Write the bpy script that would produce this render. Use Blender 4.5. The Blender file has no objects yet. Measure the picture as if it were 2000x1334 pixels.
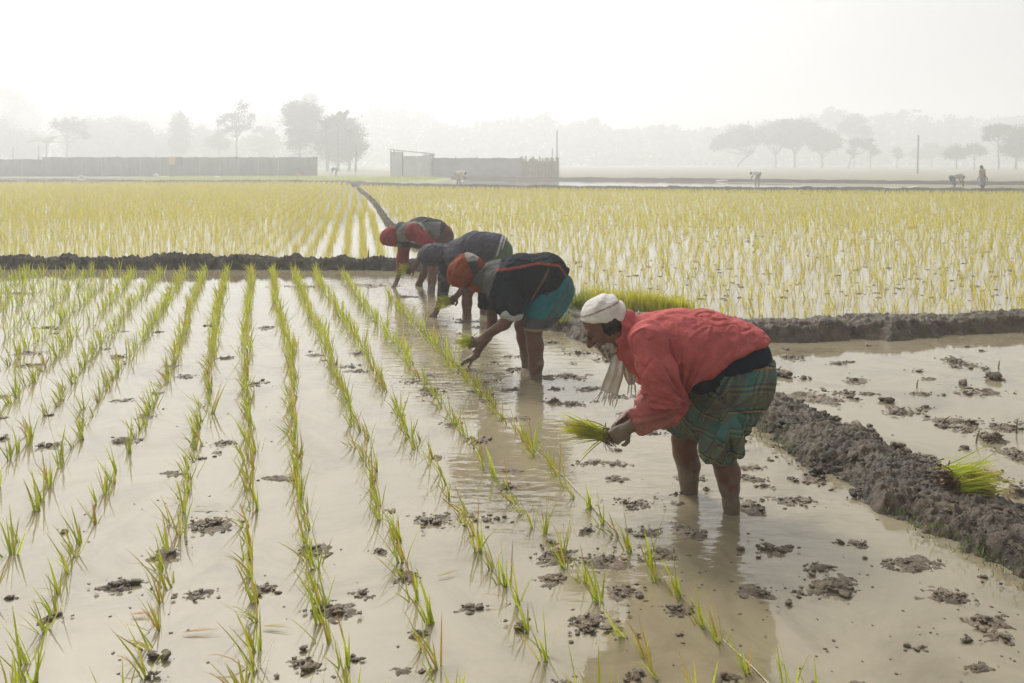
import bpy, math, random
import numpy as np
from mathutils import Vector, Matrix, noise as mnoise

S = bpy.context.scene
COL = S.collection
R = math.radians
rng = np.random.default_rng(7)
random.seed(7)

# ------------------------------------------------------------------ camera, sky, sun, exposure
CAM_H, FPX, HOR = 1.72, 1700.0, 316.0
cam_d = bpy.data.cameras.new('camera')
cam_d.sensor_width = 36.0
cam_d.lens = 36.0 * FPX / 2000.0
cam_d.shift_y = -(667.0 - HOR) / 2000.0
cam_d.clip_start, cam_d.clip_end = 0.05, 3000.0
cam = bpy.data.objects.new('camera', cam_d)
COL.objects.link(cam)
cam.location = (0, 0, CAM_H)
cam.rotation_euler = (R(90), 0, 0)
S.camera = cam

SUN_EL, SUN_AZ = 47.0, -24.0         # azimuth from +Y, negative is to the left
world = bpy.data.worlds.new('World')
S.world = world
world.use_nodes = True
wn, wl = world.node_tree.nodes, world.node_tree.links
wn.clear()
sky = wn.new('ShaderNodeTexSky')
sky.sky_type = 'NISHITA'
sky.sun_disc = False
sky.sun_elevation = R(SUN_EL)
sky.sun_rotation = R(SUN_AZ)
sky.air_density = 1.0
sky.dust_density = 7.0
sky.ozone_density = 1.0
hs = wn.new('ShaderNodeHueSaturation')
hs.inputs['Saturation'].default_value = 0.10
bgd = wn.new('ShaderNodeBackground')
bgd.inputs['Strength'].default_value = 0.11
wo = wn.new('ShaderNodeOutputWorld')
wl.new(sky.outputs[0], hs.inputs['Color'])
wl.new(hs.outputs[0], bgd.inputs['Color'])
wl.new(bgd.outputs[0], wo.inputs['Surface'])

sun_d = bpy.data.lights.new('sun', 'SUN')
sun_d.energy = 1.5
sun_d.angle = R(12)
sun_d.color = (1.0, 0.955, 0.89)
sun = bpy.data.objects.new('sun', sun_d)
COL.objects.link(sun)
_sd = Vector((math.sin(R(SUN_AZ)) * math.cos(R(SUN_EL)), math.cos(R(SUN_AZ)) * math.cos(R(SUN_EL)), math.sin(R(SUN_EL))))
sun.rotation_euler = _sd.to_track_quat('Z', 'Y').to_euler()

S.view_settings.view_transform = 'Standard'
S.view_settings.look = 'None'
S.view_settings.gamma = 1.0
S.view_settings.exposure = 0.56
S.view_settings.use_curve_mapping = False
S.render.engine = 'CYCLES'
S.cycles.use_denoising = True
try:
    S.cycles.denoiser = 'OPENIMAGEDENOISE'
except Exception:
    pass
S.cycles.max_bounces = 8
S.cycles.volume_bounces = 2
S.cycles.diffuse_bounces = 3
S.cycles.glossy_bounces = 3
S.cycles.transmission_bounces = 4
S.cycles.caustics_reflective = False
S.cycles.caustics_refractive = False


# ------------------------------------------------------------------ small helpers
def G(px, py, z=0.0):
    """ground point under a pixel of the 2000 px photograph"""
    Y = FPX * (CAM_H - z) / (py - HOR)
    return ((px - 1000.0) * Y / FPX, Y)


def at(px, py, Y):
    return np.array([(px - 1000.0) * Y / FPX, Y, CAM_H - (py - HOR) * Y / FPX])


def tag(o, label=None, cat=None, group=None, kind=None):
    if label: o['label'] = label
    if cat: o['category'] = cat
    if group: o['group'] = group
    if kind: o['kind'] = kind
    return o


def empty(name, loc, label, cat, group=None, rz=0.0):
    o = bpy.data.objects.new(name, None)
    o.empty_display_size = 0.1
    COL.objects.link(o)
    o.location = loc
    o.rotation_euler = (0, 0, rz)
    return tag(o, label, cat, group)


def mesh_np(name, V, F, smooth=False, col=None, uv=None):
    """mesh from numpy: V (n,3), F (m,k) all faces of k corners, or a list of such arrays"""
    me = bpy.data.meshes.new(name)
    V = np.asarray(V, dtype=np.float32)
    Fs = F if isinstance(F, list) else [F]
    Fs = [np.asarray(f, dtype=np.int32) for f in Fs if len(f)]
    loops = np.concatenate([f.ravel() for f in Fs])
    sizes = np.concatenate([np.full(len(f), f.shape[1], np.int32) for f in Fs])
    starts = np.concatenate([[0], np.cumsum(sizes)[:-1]]).astype(np.int32)
    me.vertices.add(len(V)); me.vertices.foreach_set('co', V.ravel())
    me.loops.add(len(loops)); me.loops.foreach_set('vertex_index', loops)
    me.polygons.add(len(sizes))
    me.polygons.foreach_set('loop_start', starts)
    me.polygons.foreach_set('loop_total', sizes)
    if smooth:
        me.polygons.foreach_set('use_smooth', np.ones(len(sizes), dtype=bool))
    if col is not None:
        a = me.attributes.new('Col', 'FLOAT_COLOR', 'POINT')
        c = np.ones((len(V), 4), np.float32); c[:, :3] = col
        a.data.foreach_set('color', c.ravel())
    if uv is not None:
        a = me.attributes.new('cloth', 'FLOAT_VECTOR', 'POINT')
        a.data.foreach_set('vector', np.asarray(uv, np.float32).ravel())
    me.update(calc_edges=True)
    me.validate()
    return me


def link(name, me, mat=None, parent=None, loc=(0, 0, 0)):
    o = bpy.data.objects.new(name, me)
    COL.objects.link(o)
    if mat is not None and not me.materials:
        me.materials.append(mat)
    if parent is not None:
        o.parent = parent
    o.location = loc
    return o


# numpy value noise
def _hash(ix, iy, iz, seed):
    h = (ix * 374761393 + iy * 668265263 + iz * 2147483647 + seed * 144269504) & 0xFFFFFFFF
    h = ((h ^ (h >> 13)) * 1274126177) & 0xFFFFFFFF
    h = ((h ^ (h >> 16)) * 2246822519) & 0xFFFFFFFF
    return ((h ^ (h >> 15)) & 0xFFFFFF) / float(0xFFFFFF) * 2 - 1


def vnoise(p, seed=0):
    p = np.asarray(p, dtype=np.float64)
    i = np.floor(p).astype(np.int64)
    f = p - i
    f = f * f * (3 - 2 * f)
    x, y, z = i[:, 0], i[:, 1], i[:, 2]
    u, v, w = f[:, 0], f[:, 1], f[:, 2]
    def L(a, b, t): return a + (b - a) * t
    return L(L(L(_hash(x, y, z, seed), _hash(x+1, y, z, seed), u), L(_hash(x, y+1, z, seed), _hash(x+1, y+1, z, seed), u), v),
             L(L(_hash(x, y, z+1, seed), _hash(x+1, y, z+1, seed), u), L(_hash(x, y+1, z+1, seed), _hash(x+1, y+1, z+1, seed), u), v), w)


def fbm(p, octaves=4, seed=0, gain=0.5):
    p = np.asarray(p, dtype=np.float64)
    a, s, t = 1.0, 0.0, 0.0
    for k in range(octaves):
        s = s + a * vnoise(p * 2.03 ** k + 17.3 * k, seed + k)
        t += a
        a *= gain
    return s / t


# ------------------------------------------------------------------ materials
def mat(name):
    m = bpy.data.materials.new(name)
    m.use_nodes = True
    n = m.node_tree.nodes
    return m, n, m.node_tree.links, n['Principled BSDF']


def add_noise(n, l, scale, detail=6, rough=0.6, vec=None):
    t = n.new('ShaderNodeTexNoise')
    t.inputs['Scale'].default_value = scale
    t.inputs['Detail'].default_value = detail
    t.inputs['Roughness'].default_value = rough
    if vec is not None:
        l.new(vec, t.inputs['Vector'])
    return t


def ramp(n, l, src, stops):
    r = n.new('ShaderNodeValToRGB')
    e = r.color_ramp.elements
    while len(e) < len(stops):
        e.new(0.5)
    for q, (p, c) in zip(e, stops):
        q.position = p
        q.color = (*c, 1)
    l.new(src, r.inputs['Fac'])
    return r


def bump(n, l, src, dist, strength=1.0, normal=None):
    b = n.new('ShaderNodeBump')
    b.inputs['Distance'].default_value = dist
    b.inputs['Strength'].default_value = strength
    l.new(src, b.inputs['Height'])
    if normal is not None:
        l.new(normal, b.inputs['Normal'])
    return b


def geo_pos(n):
    return n.new('ShaderNodeNewGeometry').outputs['Position']


def noisy(name, stops, scale=8, rough=0.8, bumpd=0.0, bscale=40, spec=0.3):
    m, n, l, b = mat(name)
    p = geo_pos(n)
    t = add_noise(n, l, scale, vec=p)
    r = ramp(n, l, t.outputs[0], stops)
    l.new(r.outputs[0], b.inputs['Base Color'])
    b.inputs['Roughness'].default_value = rough
    b.inputs['Specular IOR Level'].default_value = spec
    if bumpd:
        t2 = add_noise(n, l, bscale, 8, 0.65, p)
        l.new(bump(n, l, t2.outputs[0], bumpd).outputs[0], b.inputs['Normal'])
    return m


def attr_mat(name, rough=0.75, noise_amt=0.25, nscale=60, bumpd=0.003, bscale=250, spec=0.25, trans=0.0, sheen=0.0):
    """colour from the mesh's Col attribute, broken up by noise"""
    m, n, l, b = mat(name)
    a = n.new('ShaderNodeAttribute'); a.attribute_name = 'Col'
    p = geo_pos(n)
    t = add_noise(n, l, nscale, 5, 0.6, p)
    mr = n.new('ShaderNodeMapRange')
    mr.inputs['From Min'].default_value = 0.25; mr.inputs['From Max'].default_value = 0.75
    mr.inputs['To Min'].default_value = 1 - noise_amt; mr.inputs['To Max'].default_value = 1 + noise_amt
    l.new(t.outputs[0], mr.inputs['Value'])
    vm = n.new('ShaderNodeVectorMath'); vm.operation = 'SCALE'
    l.new(a.outputs['Color'], vm.inputs[0]); l.new(mr.outputs[0], vm.inputs['Scale'])
    l.new(vm.outputs[0], b.inputs['Base Color'])
    b.inputs['Roughness'].default_value = rough
    b.inputs['Specular IOR Level'].default_value = spec
    if bumpd:
        t2 = add_noise(n, l, bscale, 4, 0.6, p)
        l.new(bump(n, l, t2.outputs[0], bumpd).outputs[0], b.inputs['Normal'])
    if sheen:
        b.inputs['Sheen Weight'].default_value = sheen
    if trans:
        tr = n.new('ShaderNodeBsdfTranslucent')
        l.new(vm.outputs[0], tr.inputs['Color'])
        mx = n.new('ShaderNodeMixShader'); mx.inputs[0].default_value = trans
        l.new(b.outputs[0], mx.inputs[1]); l.new(tr.outputs[0], mx.inputs[2])
        l.new(mx.outputs[0], n['Material Output'].inputs['Surface'])
    return m


M = {}
M['blade'] = attr_mat('rice_leaf', 0.5, 0.15, 30, 0, spec=0.3, trans=0.55)
M['leaf'] = attr_mat('tree_leaf', 0.7, 0.3, 0.8, 0, spec=0.2, trans=0.25)
M['skin'] = attr_mat('skin', 0.48, 0.2, 25, 0.002, 180, spec=0.35)
M['cloth'] = attr_mat('cloth', 0.88, 0.18, 18, 0.005, 55, spec=0.08, sheen=0.03)
M['bark'] = noisy('bark', [(0.3, (0.09, 0.075, 0.06)), (0.7, (0.17, 0.15, 0.12))], 3, 0.9)
M['bamboo'] = noisy('bamboo', [(0.3, (0.30, 0.25, 0.13)), (0.7, (0.44, 0.38, 0.22))], 2, 0.6)
M['tin'] = noisy('tin', [(0.3, (0.33, 0.335, 0.335)), (0.7, (0.46, 0.46, 0.45))], 0.6, 0.5)
M['tin_white'] = noisy('tin_white', [(0.3, (0.62, 0.63, 0.63)), (0.7, (0.75, 0.75, 0.74))], 0.8, 0.55)
M['wall'] = noisy('wall', [(0.3, (0.13, 0.122, 0.105)), (0.7, (0.205, 0.19, 0.165))], 0.5, 0.9)
M['wood'] = noisy('wood', [(0.3, (0.13, 0.10, 0.07)), (0.7, (0.24, 0.19, 0.13))], 5, 0.85)
M['rope'] = noisy('rope', [(0.3, (0.42, 0.36, 0.25)), (0.7, (0.62, 0.56, 0.42))], 30, 0.8)
M['white'] = noisy('white_plastic', [(0.3, (0.62, 0.61, 0.57)), (0.7, (0.78, 0.77, 0.72))], 6, 0.7)


def mud_material(name, dark, light, green=0.0, rough=0.55, spec=0.45):
    m, n, l, b = mat(name)
    p = geo_pos(n)
    t = add_noise(n, l, 6, 10, 0.75, p)
    r = ramp(n, l, t.outputs[0], [(0.36, dark), (0.66, light)])
    out = r.outputs[0]
    if green:
        t3 = add_noise(n, l, 5.5, 5, 0.65, p)
        r3 = ramp(n, l, t3.outputs[0], [(0.52, (0, 0, 0)), (0.66, (green,) * 3)])
        mx = n.new('ShaderNodeMix'); mx.data_type = 'RGBA'
        l.new(r3.outputs[0], mx.inputs['Factor'])
        l.new(out, mx.inputs['A'])
        mx.inputs['B'].default_value = (0.10, 0.11, 0.035, 1)
        out = mx.outputs['Result']
    l.new(out, b.inputs['Base Color'])
    t4 = add_noise(n, l, 14, 4, 0.6, p)
    mr = n.new('ShaderNodeMapRange')
    mr.inputs['From Min'].default_value = 0.3; mr.inputs['From Max'].default_value = 0.7
    mr.inputs['To Min'].default_value = rough - 0.22; mr.inputs['To Max'].default_value = rough + 0.25
    l.new(t4.outputs[0], mr.inputs['Value'])
    l.new(mr.outputs[0], b.inputs['Roughness'])
    b.inputs['Specular IOR Level'].default_value = spec
    t2 = add_noise(n, l, 55, 9, 0.7, p)
    l.new(bump(n, l, t2.outputs[0], 0.02, 0.9).outputs[0], b.inputs['Normal'])
    return m


M['mud'] = mud_material('mud', (0.085, 0.061, 0.037), (0.27, 0.205, 0.130), 0, 0.5)
M['mud_bund'] = mud_material('mud_bund', (0.020, 0.014, 0.009), (0.145, 0.103, 0.060), 0.45, 0.55, 0.45)
M['mud_dark'] = mud_material('mud_dark', (0.028, 0.024, 0.017), (0.080, 0.066, 0.045), 0.3, 0.85, 0.12)


def water_material(name, base, rings=(), still=0.15, rip=1.0):
    m, n, l, b = mat(name)
    p = geo_pos(n)
    t = add_noise(n, l, 1.3, 7, 0.65, p)
    t.inputs['Distortion'].default_value = 1.2
    r = ramp(n, l, t.outputs[0], [(0.33, tuple(c * f for c, f in zip(base, (0.72, 0.70, 0.66)))), (0.5, base), (0.68, tuple(min(1, c * 1.12) for c in base))])
    l.new(r.outputs[0], b.inputs['Base Color'])
    b.inputs['Roughness'].default_value = 0.035
    b.inputs['IOR'].default_value = 1.50
    b.inputs['Specular IOR Level'].default_value = 0.5
    # ripples: faint everywhere, stronger round the people wading in it
    mp = n.new('ShaderNodeMapping')
    mp.inputs['Scale'].default_value = (5.0, 13.0, 1)
    mp.inputs['Rotation'].default_value = (0, 0, 0.25)
    l.new(p, mp.inputs['Vector'])
    t2 = add_noise(n, l, 1.0, 3, 0.5, mp.outputs[0])
    amp = None
    for (x, y, rad, s) in rings:
        d = n.new('ShaderNodeVectorMath'); d.operation = 'DISTANCE'
        l.new(p, d.inputs[0]); d.inputs[1].default_value = (x, y, 0)
        mr = n.new('ShaderNodeMapRange'); mr.interpolation_type = 'SMOOTHSTEP'
        mr.inputs['From Min'].default_value = 0.05; mr.inputs['From Max'].default_value = rad
        mr.inputs['To Min'].default_value = s; mr.inputs['To Max'].default_value = 0
        l.new(d.outputs['Value'], mr.inputs['Value'])
        if amp is None:
            amp = mr.outputs[0]
        else:
            a = n.new('ShaderNodeMath'); a.operation = 'ADD'
            l.new(amp, a.inputs[0]); l.new(mr.outputs[0], a.inputs[1]); amp = a.outputs[0]
    mul = n.new('ShaderNodeMath'); mul.operation = 'MULTIPLY'
    l.new(t2.outputs[0], mul.inputs[0])
    if amp is not None:
        a = n.new('ShaderNodeMath'); a.operation = 'ADD'
        l.new(amp, a.inputs[0]); a.inputs[1].default_value = still
        l.new(a.outputs[0], mul.inputs[1])
    else:
        mul.inputs[1].default_value = still
    l.new(bump(n, l, mul.outputs[0], 0.012 * rip).outputs[0], b.inputs['Normal'])
    return m


MUDW = (0.245, 0.208, 0.132)
M['water'] = water_material('paddy_water', MUDW,
                            [(0.95, 4.5, 1.7, 0.45), (0.45, 4.4, 1.3, 0.5), (-0.2, 6.9, 2.2, 0.6), (-0.6, 9.5, 2.4, 0.6), (-1.4, 12, 2.2, 0.5)], 0.07)
M['water_still'] = water_material('still_water', MUDW, (), 0.06)

# ------------------------------------------------------------------ the setting: ground, water, bunds, haze
def sheet(name, pts, z, m, label=None):
    V = [(x, y, z) for x, y in pts]
    me = bpy.data.meshes.new(name)
    me.from_pydata(V, [], [list(range(len(V)))])
    me.update()
    o = link(name, me, m)
    return tag(o, label, None, None, 'structure')


M['plain'] = noisy('plain', [(0.30, (0.17, 0.145, 0.10)), (0.5, (0.20, 0.19, 0.11)), (0.7, (0.24, 0.21, 0.15))], 0.06, 0.95)
M['green_field'] = noisy('green_field', [(0.3, (0.20, 0.22, 0.09)), (0.7, (0.28, 0.28, 0.13))], 0.3, 0.95)
sheet('ground', [(-650, -60), (650, -60), (650, 640), (-650, 640)], -0.10, M['plain'], 'flat brown plain of paddy land reaching to the horizon')

# near paddy, the wet plot on the right, the two planted paddies behind
sheet('paddy_water', [(-14, -4), (2.65, -4), (2.62, 2.4), (2.44, 3.3), (2.15, 4.4), (1.78, 5.9), (0.8, 8.6), (0.2, 9.9), (-1.05, 13.95), (-14, 13.95)], 0.0, M['water'],
      'muddy water of the paddy being planted')
sheet('plot_water', [(2.65, -4), (14, -4), (14, 10.2), (9, 9.6), (5.0, 9.0), (3.6, 8.72), (2.4, 8.57), (0.8, 8.6), (1.78, 5.9), (2.15, 4.4), (2.44, 3.3), (2.62, 2.4)], 0.004, M['water_still'], 'muddy water of the unplanted plot at the right')
sheet('paddy_water', [(-60, 13.95), (-1.05, 13.95), (-2.95, 21.8), (-9.5, 54), (-13, 70), (-60, 72)], 0.02, M['water_still'], 'water under the yellow paddy beyond the left bund')
sheet('paddy_water', [(-1.05, 13.95), (0.2, 9.9), (0.8, 8.6), (2.4, 8.57), (3.6, 8.72), (5.0, 9.0), (9, 9.6), (14, 10.2), (46, 12), (46, 46), (28.6, 49.5), (14, 52), (0, 56), (-8, 60), (-13, 70), (-9.5, 54), (-2.95, 21.8)], 0.016,
      M['water_still'], 'water under the yellow paddy beyond the right bund')
# far strips
sheet('field_water', [(-70, 76), (-40, 75.5), (-38, 92), (-70, 96)], -0.06, M['water_still'], 'far flooded strip before the grey wall')
sheet('field_water', [(-5, 63), (20, 58), (30, 57), (12, 82), (-4, 86)], -0.06, M['water_still'], 'far flooded strip before the tin fence')
sheet('field', [(-38, 76), (-14, 75), (-6, 66), (-6, 90), (-9, 101), (-38, 101)], -0.055, M['green_field'], 'pale green strip of far paddy')
sheet('field', [(38, 55), (70, 50), (70, 62), (36, 66)], -0.056, M['green_field'], 'pale green strip of far paddy at the right')


def resample(pts, step):
    pts = [np.array(p, float) for p in pts]
    P = [2 * pts[0] - pts[1]] + pts + [2 * pts[-1] - pts[-2]]
    out = []
    for i in range(1, len(P) - 2):
        a, b, c, d = P[i - 1], P[i], P[i + 1], P[i + 2]
        n = max(2, int(np.linalg.norm(c - b) / step))
        for k in range(n):
            t = k / n
            out.append(0.5 * ((2 * b) + (c - a) * t + (2 * a - 5 * b + 4 * c - d) * t * t + (3 * b - a - 3 * c + d) * t ** 3))
    out.append(pts[-1])
    return np.array(out)


def bund(pts, w, h, toe, du, nv, amp, m, label, seed=1, lump=7.0, base=-0.07, wl=None, wr=None):
    """an earth bank along pts; w half width of its top, toe the extra half width of its foot"""
    c = resample(pts, du)
    tan = np.gradient(c, axis=0)
    tan /= np.linalg.norm(tan, axis=1)[:, None]
    nor = np.stack([-tan[:, 1], tan[:, 0]], 1)
    W = w + toe
    v = np.linspace(-1, 1, nv)
    v = np.sign(v) * np.abs(v) ** 0.9 * W
    nu = len(c)
    uu = np.repeat(np.arange(nu), nv); vv = np.tile(v, nu)
    x = c[uu, 0] + nor[uu, 0] * vv; y = c[uu, 1] + nor[uu, 1] * vv
    P = np.stack([x, y, np.zeros_like(x)], 1)
    wob = fbm(P * 1.6, 3, seed + 30) * 0.35 + fbm(P * 6.5, 3, seed + 33) * 0.30
    a = np.clip((np.abs(vv) * (1 + wob) - w) / max(toe, 1e-3), -1, 1)
    prof = np.where(a < 0, 1.0 - 0.12 * (1 + a) ** 0 * (np.abs(vv) / w) ** 2, 0)
    s = np.clip(a, 0, 1)
    prof = np.where(a >= 0, 0.88 * (1 - s) ** 2.2, prof)
    z = base + (h - base) * prof
    big = fbm(P * lump, 4, seed) * amp
    lumps = np.minimum(np.abs(fbm(P * lump * 2.1, 3, seed + 9)) * 3, 1) * amp * 0.32 - amp * 0.18
    fine = fbm(P * lump * 7, 3, seed + 5, 0.7) * amp * 0.55 + fbm(P * 85, 2, seed + 3, 0.7) * min(amp, 0.045) * 0.28 + (np.minimum(np.abs(fbm(P * lump * 5, 2, seed + 6)) * 4, 1) - 0.7) * amp * 0.4
    k = 0.35 + 0.65 * np.clip(prof * 2.2, 0, 1)
    edge = np.clip((1 - np.abs(vv) / W) * 6, 0, 1)
    z = z + (big + lumps + fine) * k * edge - (1 - edge) * 0.03
    P[:, 2] = z
    I = np.arange(nu * nv).reshape(nu, nv)
    F = np.stack([I[:-1, :-1], I[1:, :-1], I[1:, 1:], I[:-1, 1:]], -1).reshape(-1, 4)
    if True:
        F = F[:, ::-1]
    o = link('mud_bund', mesh_np('mud_bund', P, F, True), m)
    return tag(o, label, None, None, 'structure')


bund([(-15, 14.3), (-8, 14.2), (-4.5, 14.15), (-2, 14.0), (-0.9, 13.6)], 0.14, 0.17, 0.32, 0.022, 50, 0.09, M['mud_dark'],
     'dark mud bund across the far end of the paddy being planted', 3, 4.0)
bund([(-14, 74), (-9.5, 54), (-5.9, 37), (-2.95, 21.8), (-1.0, 14.2), (0.3, 10.0), (0.75, 9.1)], 0.06, 0.10, 0.09, 0.05, 24, 0.07, M['mud_dark'],
     'mud bund running away between the two yellow paddies', 5, 4.0)
bund([(0.35, 9.3), (1.2, 8.75), (2.4, 8.55), (3.6, 8.7), (5.0, 9.0), (9, 9.6), (14, 10.2)], 0.20, 0.165, 0.26, 0.02, 70, 0.05, M['mud_bund'],
     'smooth grey mud bund across the far side of the right plot', 7, 4.5)
bund([(2.6, 2.4), (2.42, 3.3), (2.2, 4.2), (2.0, 4.95), (1.80, 5.7), (1.45, 6.8), (1.05, 7.9), (0.7, 8.7)], 0.17, 0.105, 0.32, 0.009, 130, 0.046, M['mud_bund'],
     'lumpy fresh mud bund between the planted paddy and right plot', 11, 4.2)
bund([(-70, 74), (-41, 72), (-20, 71), (-14, 70), (-8, 61.5), (0, 57), (14, 52.5), (28.6, 50), (60, 47)], 0.45, 0.20, 0.6, 0.25, 14, 0.10, M['mud_dark'],
     'low dark bund along the far edge of the yellow paddies', 13, 1.2)
bund([(-6, 88), (10, 84), (40, 68), (80, 60)], 0.4, 0.20, 0.6, 0.4, 10, 0.08, M['mud_dark'], 'farthest low bund behind the flooded strips', 15, 1.0)

# haze: one closed box of even air round everything
HZ = (-660, 660, -70, 650, -1.1, 40.0)
hv = [(HZ[i], HZ[2 + j], HZ[4 + k]) for i in (0, 1) for j in (0, 1) for k in (0, 1)]
hm = bpy.data.meshes.new('haze')
hm.from_pydata(hv, [], [(0, 1, 3, 2), (4, 6, 7, 5), (0, 4, 5, 1), (2, 3, 7, 6), (0, 2, 6, 4), (1, 5, 7, 3)])
hmat = bpy.data.materials.new('haze')
hmat.use_nodes = True
hn = hmat.node_tree.nodes
hn.clear()
pv = hn.new('ShaderNodeVolumePrincipled')
pv.inputs['Color'].default_value = (0.955, 0.97, 0.985, 1)
pv.inputs['Density'].default_value = 0.0048
pv.inputs['Anisotropy'].default_value = 0.40
ho = hn.new('ShaderNodeOutputMaterial')
hmat.node_tree.links.new(pv.outputs[0], ho.inputs['Volume'])
tag(link('haze', hm, hmat), 'pale morning haze over the whole plain', None, None, 'stuff')


# ------------------------------------------------------------------ rice plants
def blades(base, az, L, lean, curl, wid, c0, c1, twist, lev=3):
    """grass blades as tapered bent strips; returns verts, tris, colours"""
    N = len(az)
    ts = np.linspace(0, 1, lev + 1)
    d = np.stack([np.cos(az), np.sin(az), np.zeros(N)], 1)
    pts = [base]
    pos = base.copy()
    for k in range(lev):
        ang = lean + curl * (k + 0.5) / lev
        step = (L / lev)[:, None] * (d * np.sin(ang)[:, None] + np.array([0, 0, 1.0]) * np.cos(ang)[:, None])
        pos = pos + step
        pts.append(pos)
    wa = az + np.pi / 2 + twist
    wd = np.stack([np.cos(wa), np.sin(wa), np.zeros(N)], 1)
    prof = [0.55, 1.0, 0.75, 0.5][:lev] if lev >= 3 else [0.8, 1.0][:lev]
    nv = 2 * lev + 1
    V = np.zeros((N, nv, 3)); C = np.zeros((N, nv, 3))
    for k in range(lev):
        o = wd * (wid * prof[k] * 0.5)[:, None]
        V[:, 2 * k] = pts[k] - o; V[:, 2 * k + 1] = pts[k] + o
        cc = c0 + (c1 - c0) * ts[k]
        C[:, 2 * k] = cc; C[:, 2 * k + 1] = cc
    V[:, -1] = pts[lev]; C[:, -1] = c1
    T = []
    for k in range(lev - 1):
        a = 2 * k
        T += [(a, a + 1, a + 3), (a, a + 3, a + 2)]
    T.append((2 * lev - 2, 2 * lev - 1, 2 * lev))
    T = np.array(T)
    F = (T[None] + (np.arange(N) * nv)[:, None, None]).reshape(-1, 3)
    return V.reshape(-1, 3), F, C.reshape(-1, 3)


GREEN = np.array([0.27, 0.40, 0.025]); GREEN2 = np.array([0.50, 0.55, 0.040]); YEL = np.array([0.46, 0.37, 0.06]); ORA = np.array([0.52, 0.26, 0.04])


def blade_colours(N, g, yellow=0.2, orange=0.05):
    u = g.random(N)
    c0 = GREEN + (GREEN2 - GREEN) * g.random((N, 1))
    c1 = GREEN2 + (YEL - GREEN2) * (g.random((N, 1)) * 0.55)
    y = u < yellow; o = u < orange
    c1[y] = YEL; c0[y] = (GREEN2 + YEL) / 2
    c1[o] = ORA; c0[o] = YEL
    return c0, c1


def seedling_mesh(g):
    n = int(g.integers(6, 11))
    base = np.stack([g.normal(0, 0.010, n), g.normal(0, 0.010, n), np.full(n, -0.03)], 1)
    az = np.pi + g.normal(0, 0.65, n)               # they lean mostly one way
    odd = g.random(n) < 0.15
    az[odd] = g.random(odd.sum()) * 2 * np.pi
    L = g.uniform(0.11, 0.245, n)
    lean = np.abs(g.normal(0.34, 0.18, n))
    curl = np.abs(g.normal(0.18, 0.2, n))
    k = g.random(n) < 0.09                         # a blade that has flopped over
    curl[k] = 1.4
    wid = g.uniform(0.0075, 0.0125, n)
    c0, c1 = blade_colours(n, g, 0.26, 0.09)
    c0 = c0 * 0.85
    V, F, C = blades(base, az, L, lean, curl, wid, c0, c1, g.normal(0, 0.6, n), 4)
    return mesh_np('rice_seedling', V, F, False, C)


def row_points():
    """hills of the near paddy: (row k, x, y); row 5 runs along the rope, smaller k lie further left"""
    g = np.random.default_rng(21)
    P = []
    for k in range(-14, 6):
        y = 2.55 + g.uniform(0, 0.1)
        drift = g.normal(0, 0.02)
        while y < 13.6:
            s = 0.344 * k
            x = -0.30 * y + s - 0.012 + drift * math.sin(y * 0.9 + k) + 0.03 * math.sin(y * 0.55 + k * 1.7)
            ok = g.random() > (0.05 if k > -4 else 0.10)
            if k == 5 and (y < 2.55 or 11.2 < y): ok = False
            if k == 4 and y > 13.0: ok = False
            if abs(x) < 0.62 * y + 0.9 and ok:
                P.append((k, x + g.normal(0, 0.017), y + g.normal(0, 0.015)))
            y += g.uniform(0.115, 0.185)
    return P


ORD = ['nearest', 'second', 'third', 'fourth', 'fifth', 'sixth', 'seventh', 'eighth', 'ninth', 'tenth', 'eleventh', 'twelfth', 'thirteenth', 'fourteenth', 'fifteenth',
       'sixteenth', 'seventeenth', 'eighteenth', 'nineteenth', 'twentieth', 'twenty-first', 'twenty-second', 'twenty-third', 'twenty-fourth', 'twenty-fifth',
       'twenty-sixth', 'twenty-seventh', 'twenty-eighth', 'twenty-ninth', 'thirtieth', 'thirty-first', 'thirty-second', 'thirty-third', 'thirty-fourth',
       'thirty-fifth', 'thirty-sixth', 'thirty-seventh', 'thirty-eighth', 'thirty-ninth', 'fortieth']


def in_frame(x, y):
    px = 1000 + x / y * FPX; py = HOR + CAM_H / y * FPX
    return -10 < px < 2010 and py < 1334 + 40


g = np.random.default_rng(5)
protos = [seedling_mesh(g) for _ in range(26)]
hills = row_points()
vis = sorted([h for h in hills if in_frame(h[1], h[2])], key=lambda h: h[2])
single, rest = vis[:290], vis[290:] + [h for h in hills if not in_frame(h[1], h[2])]
count = {}
for (k, x, y) in single:
    count[k] = count.get(k, 0) + 1
    i = count[k]
    me = protos[int(g.integers(len(protos)))]
    o = link('rice_seedling', me, M['blade'])
    o.location = (x, y, 0)
    o.rotation_euler = (0, 0, g.normal(0, 0.35))
    sc = g.uniform(0.78, 1.15)
    o.scale = (sc, sc, sc * g.uniform(0.9, 1.1))
    pos = ORD[i - 1] + (' from the near end' if i > 1 else '')
    row = 'the row along the rope' if k == 5 else (ORD[5 - k] if 5 - k > 0 else '') + ' row left of the rope'
    row = row.replace('nearest row', 'first row') if k != 5 else row
    if k != 5:
        row = ('the ' + ('first' if k == 4 else ORD[4 - k]) + ' row left of the rope')
    tag(o, 'rice seedling, %s %s' % (pos + (' of' if i > 1 else ' in'), row), 'rice plant', 'rice seedlings planted in rows in the near paddy')


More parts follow.
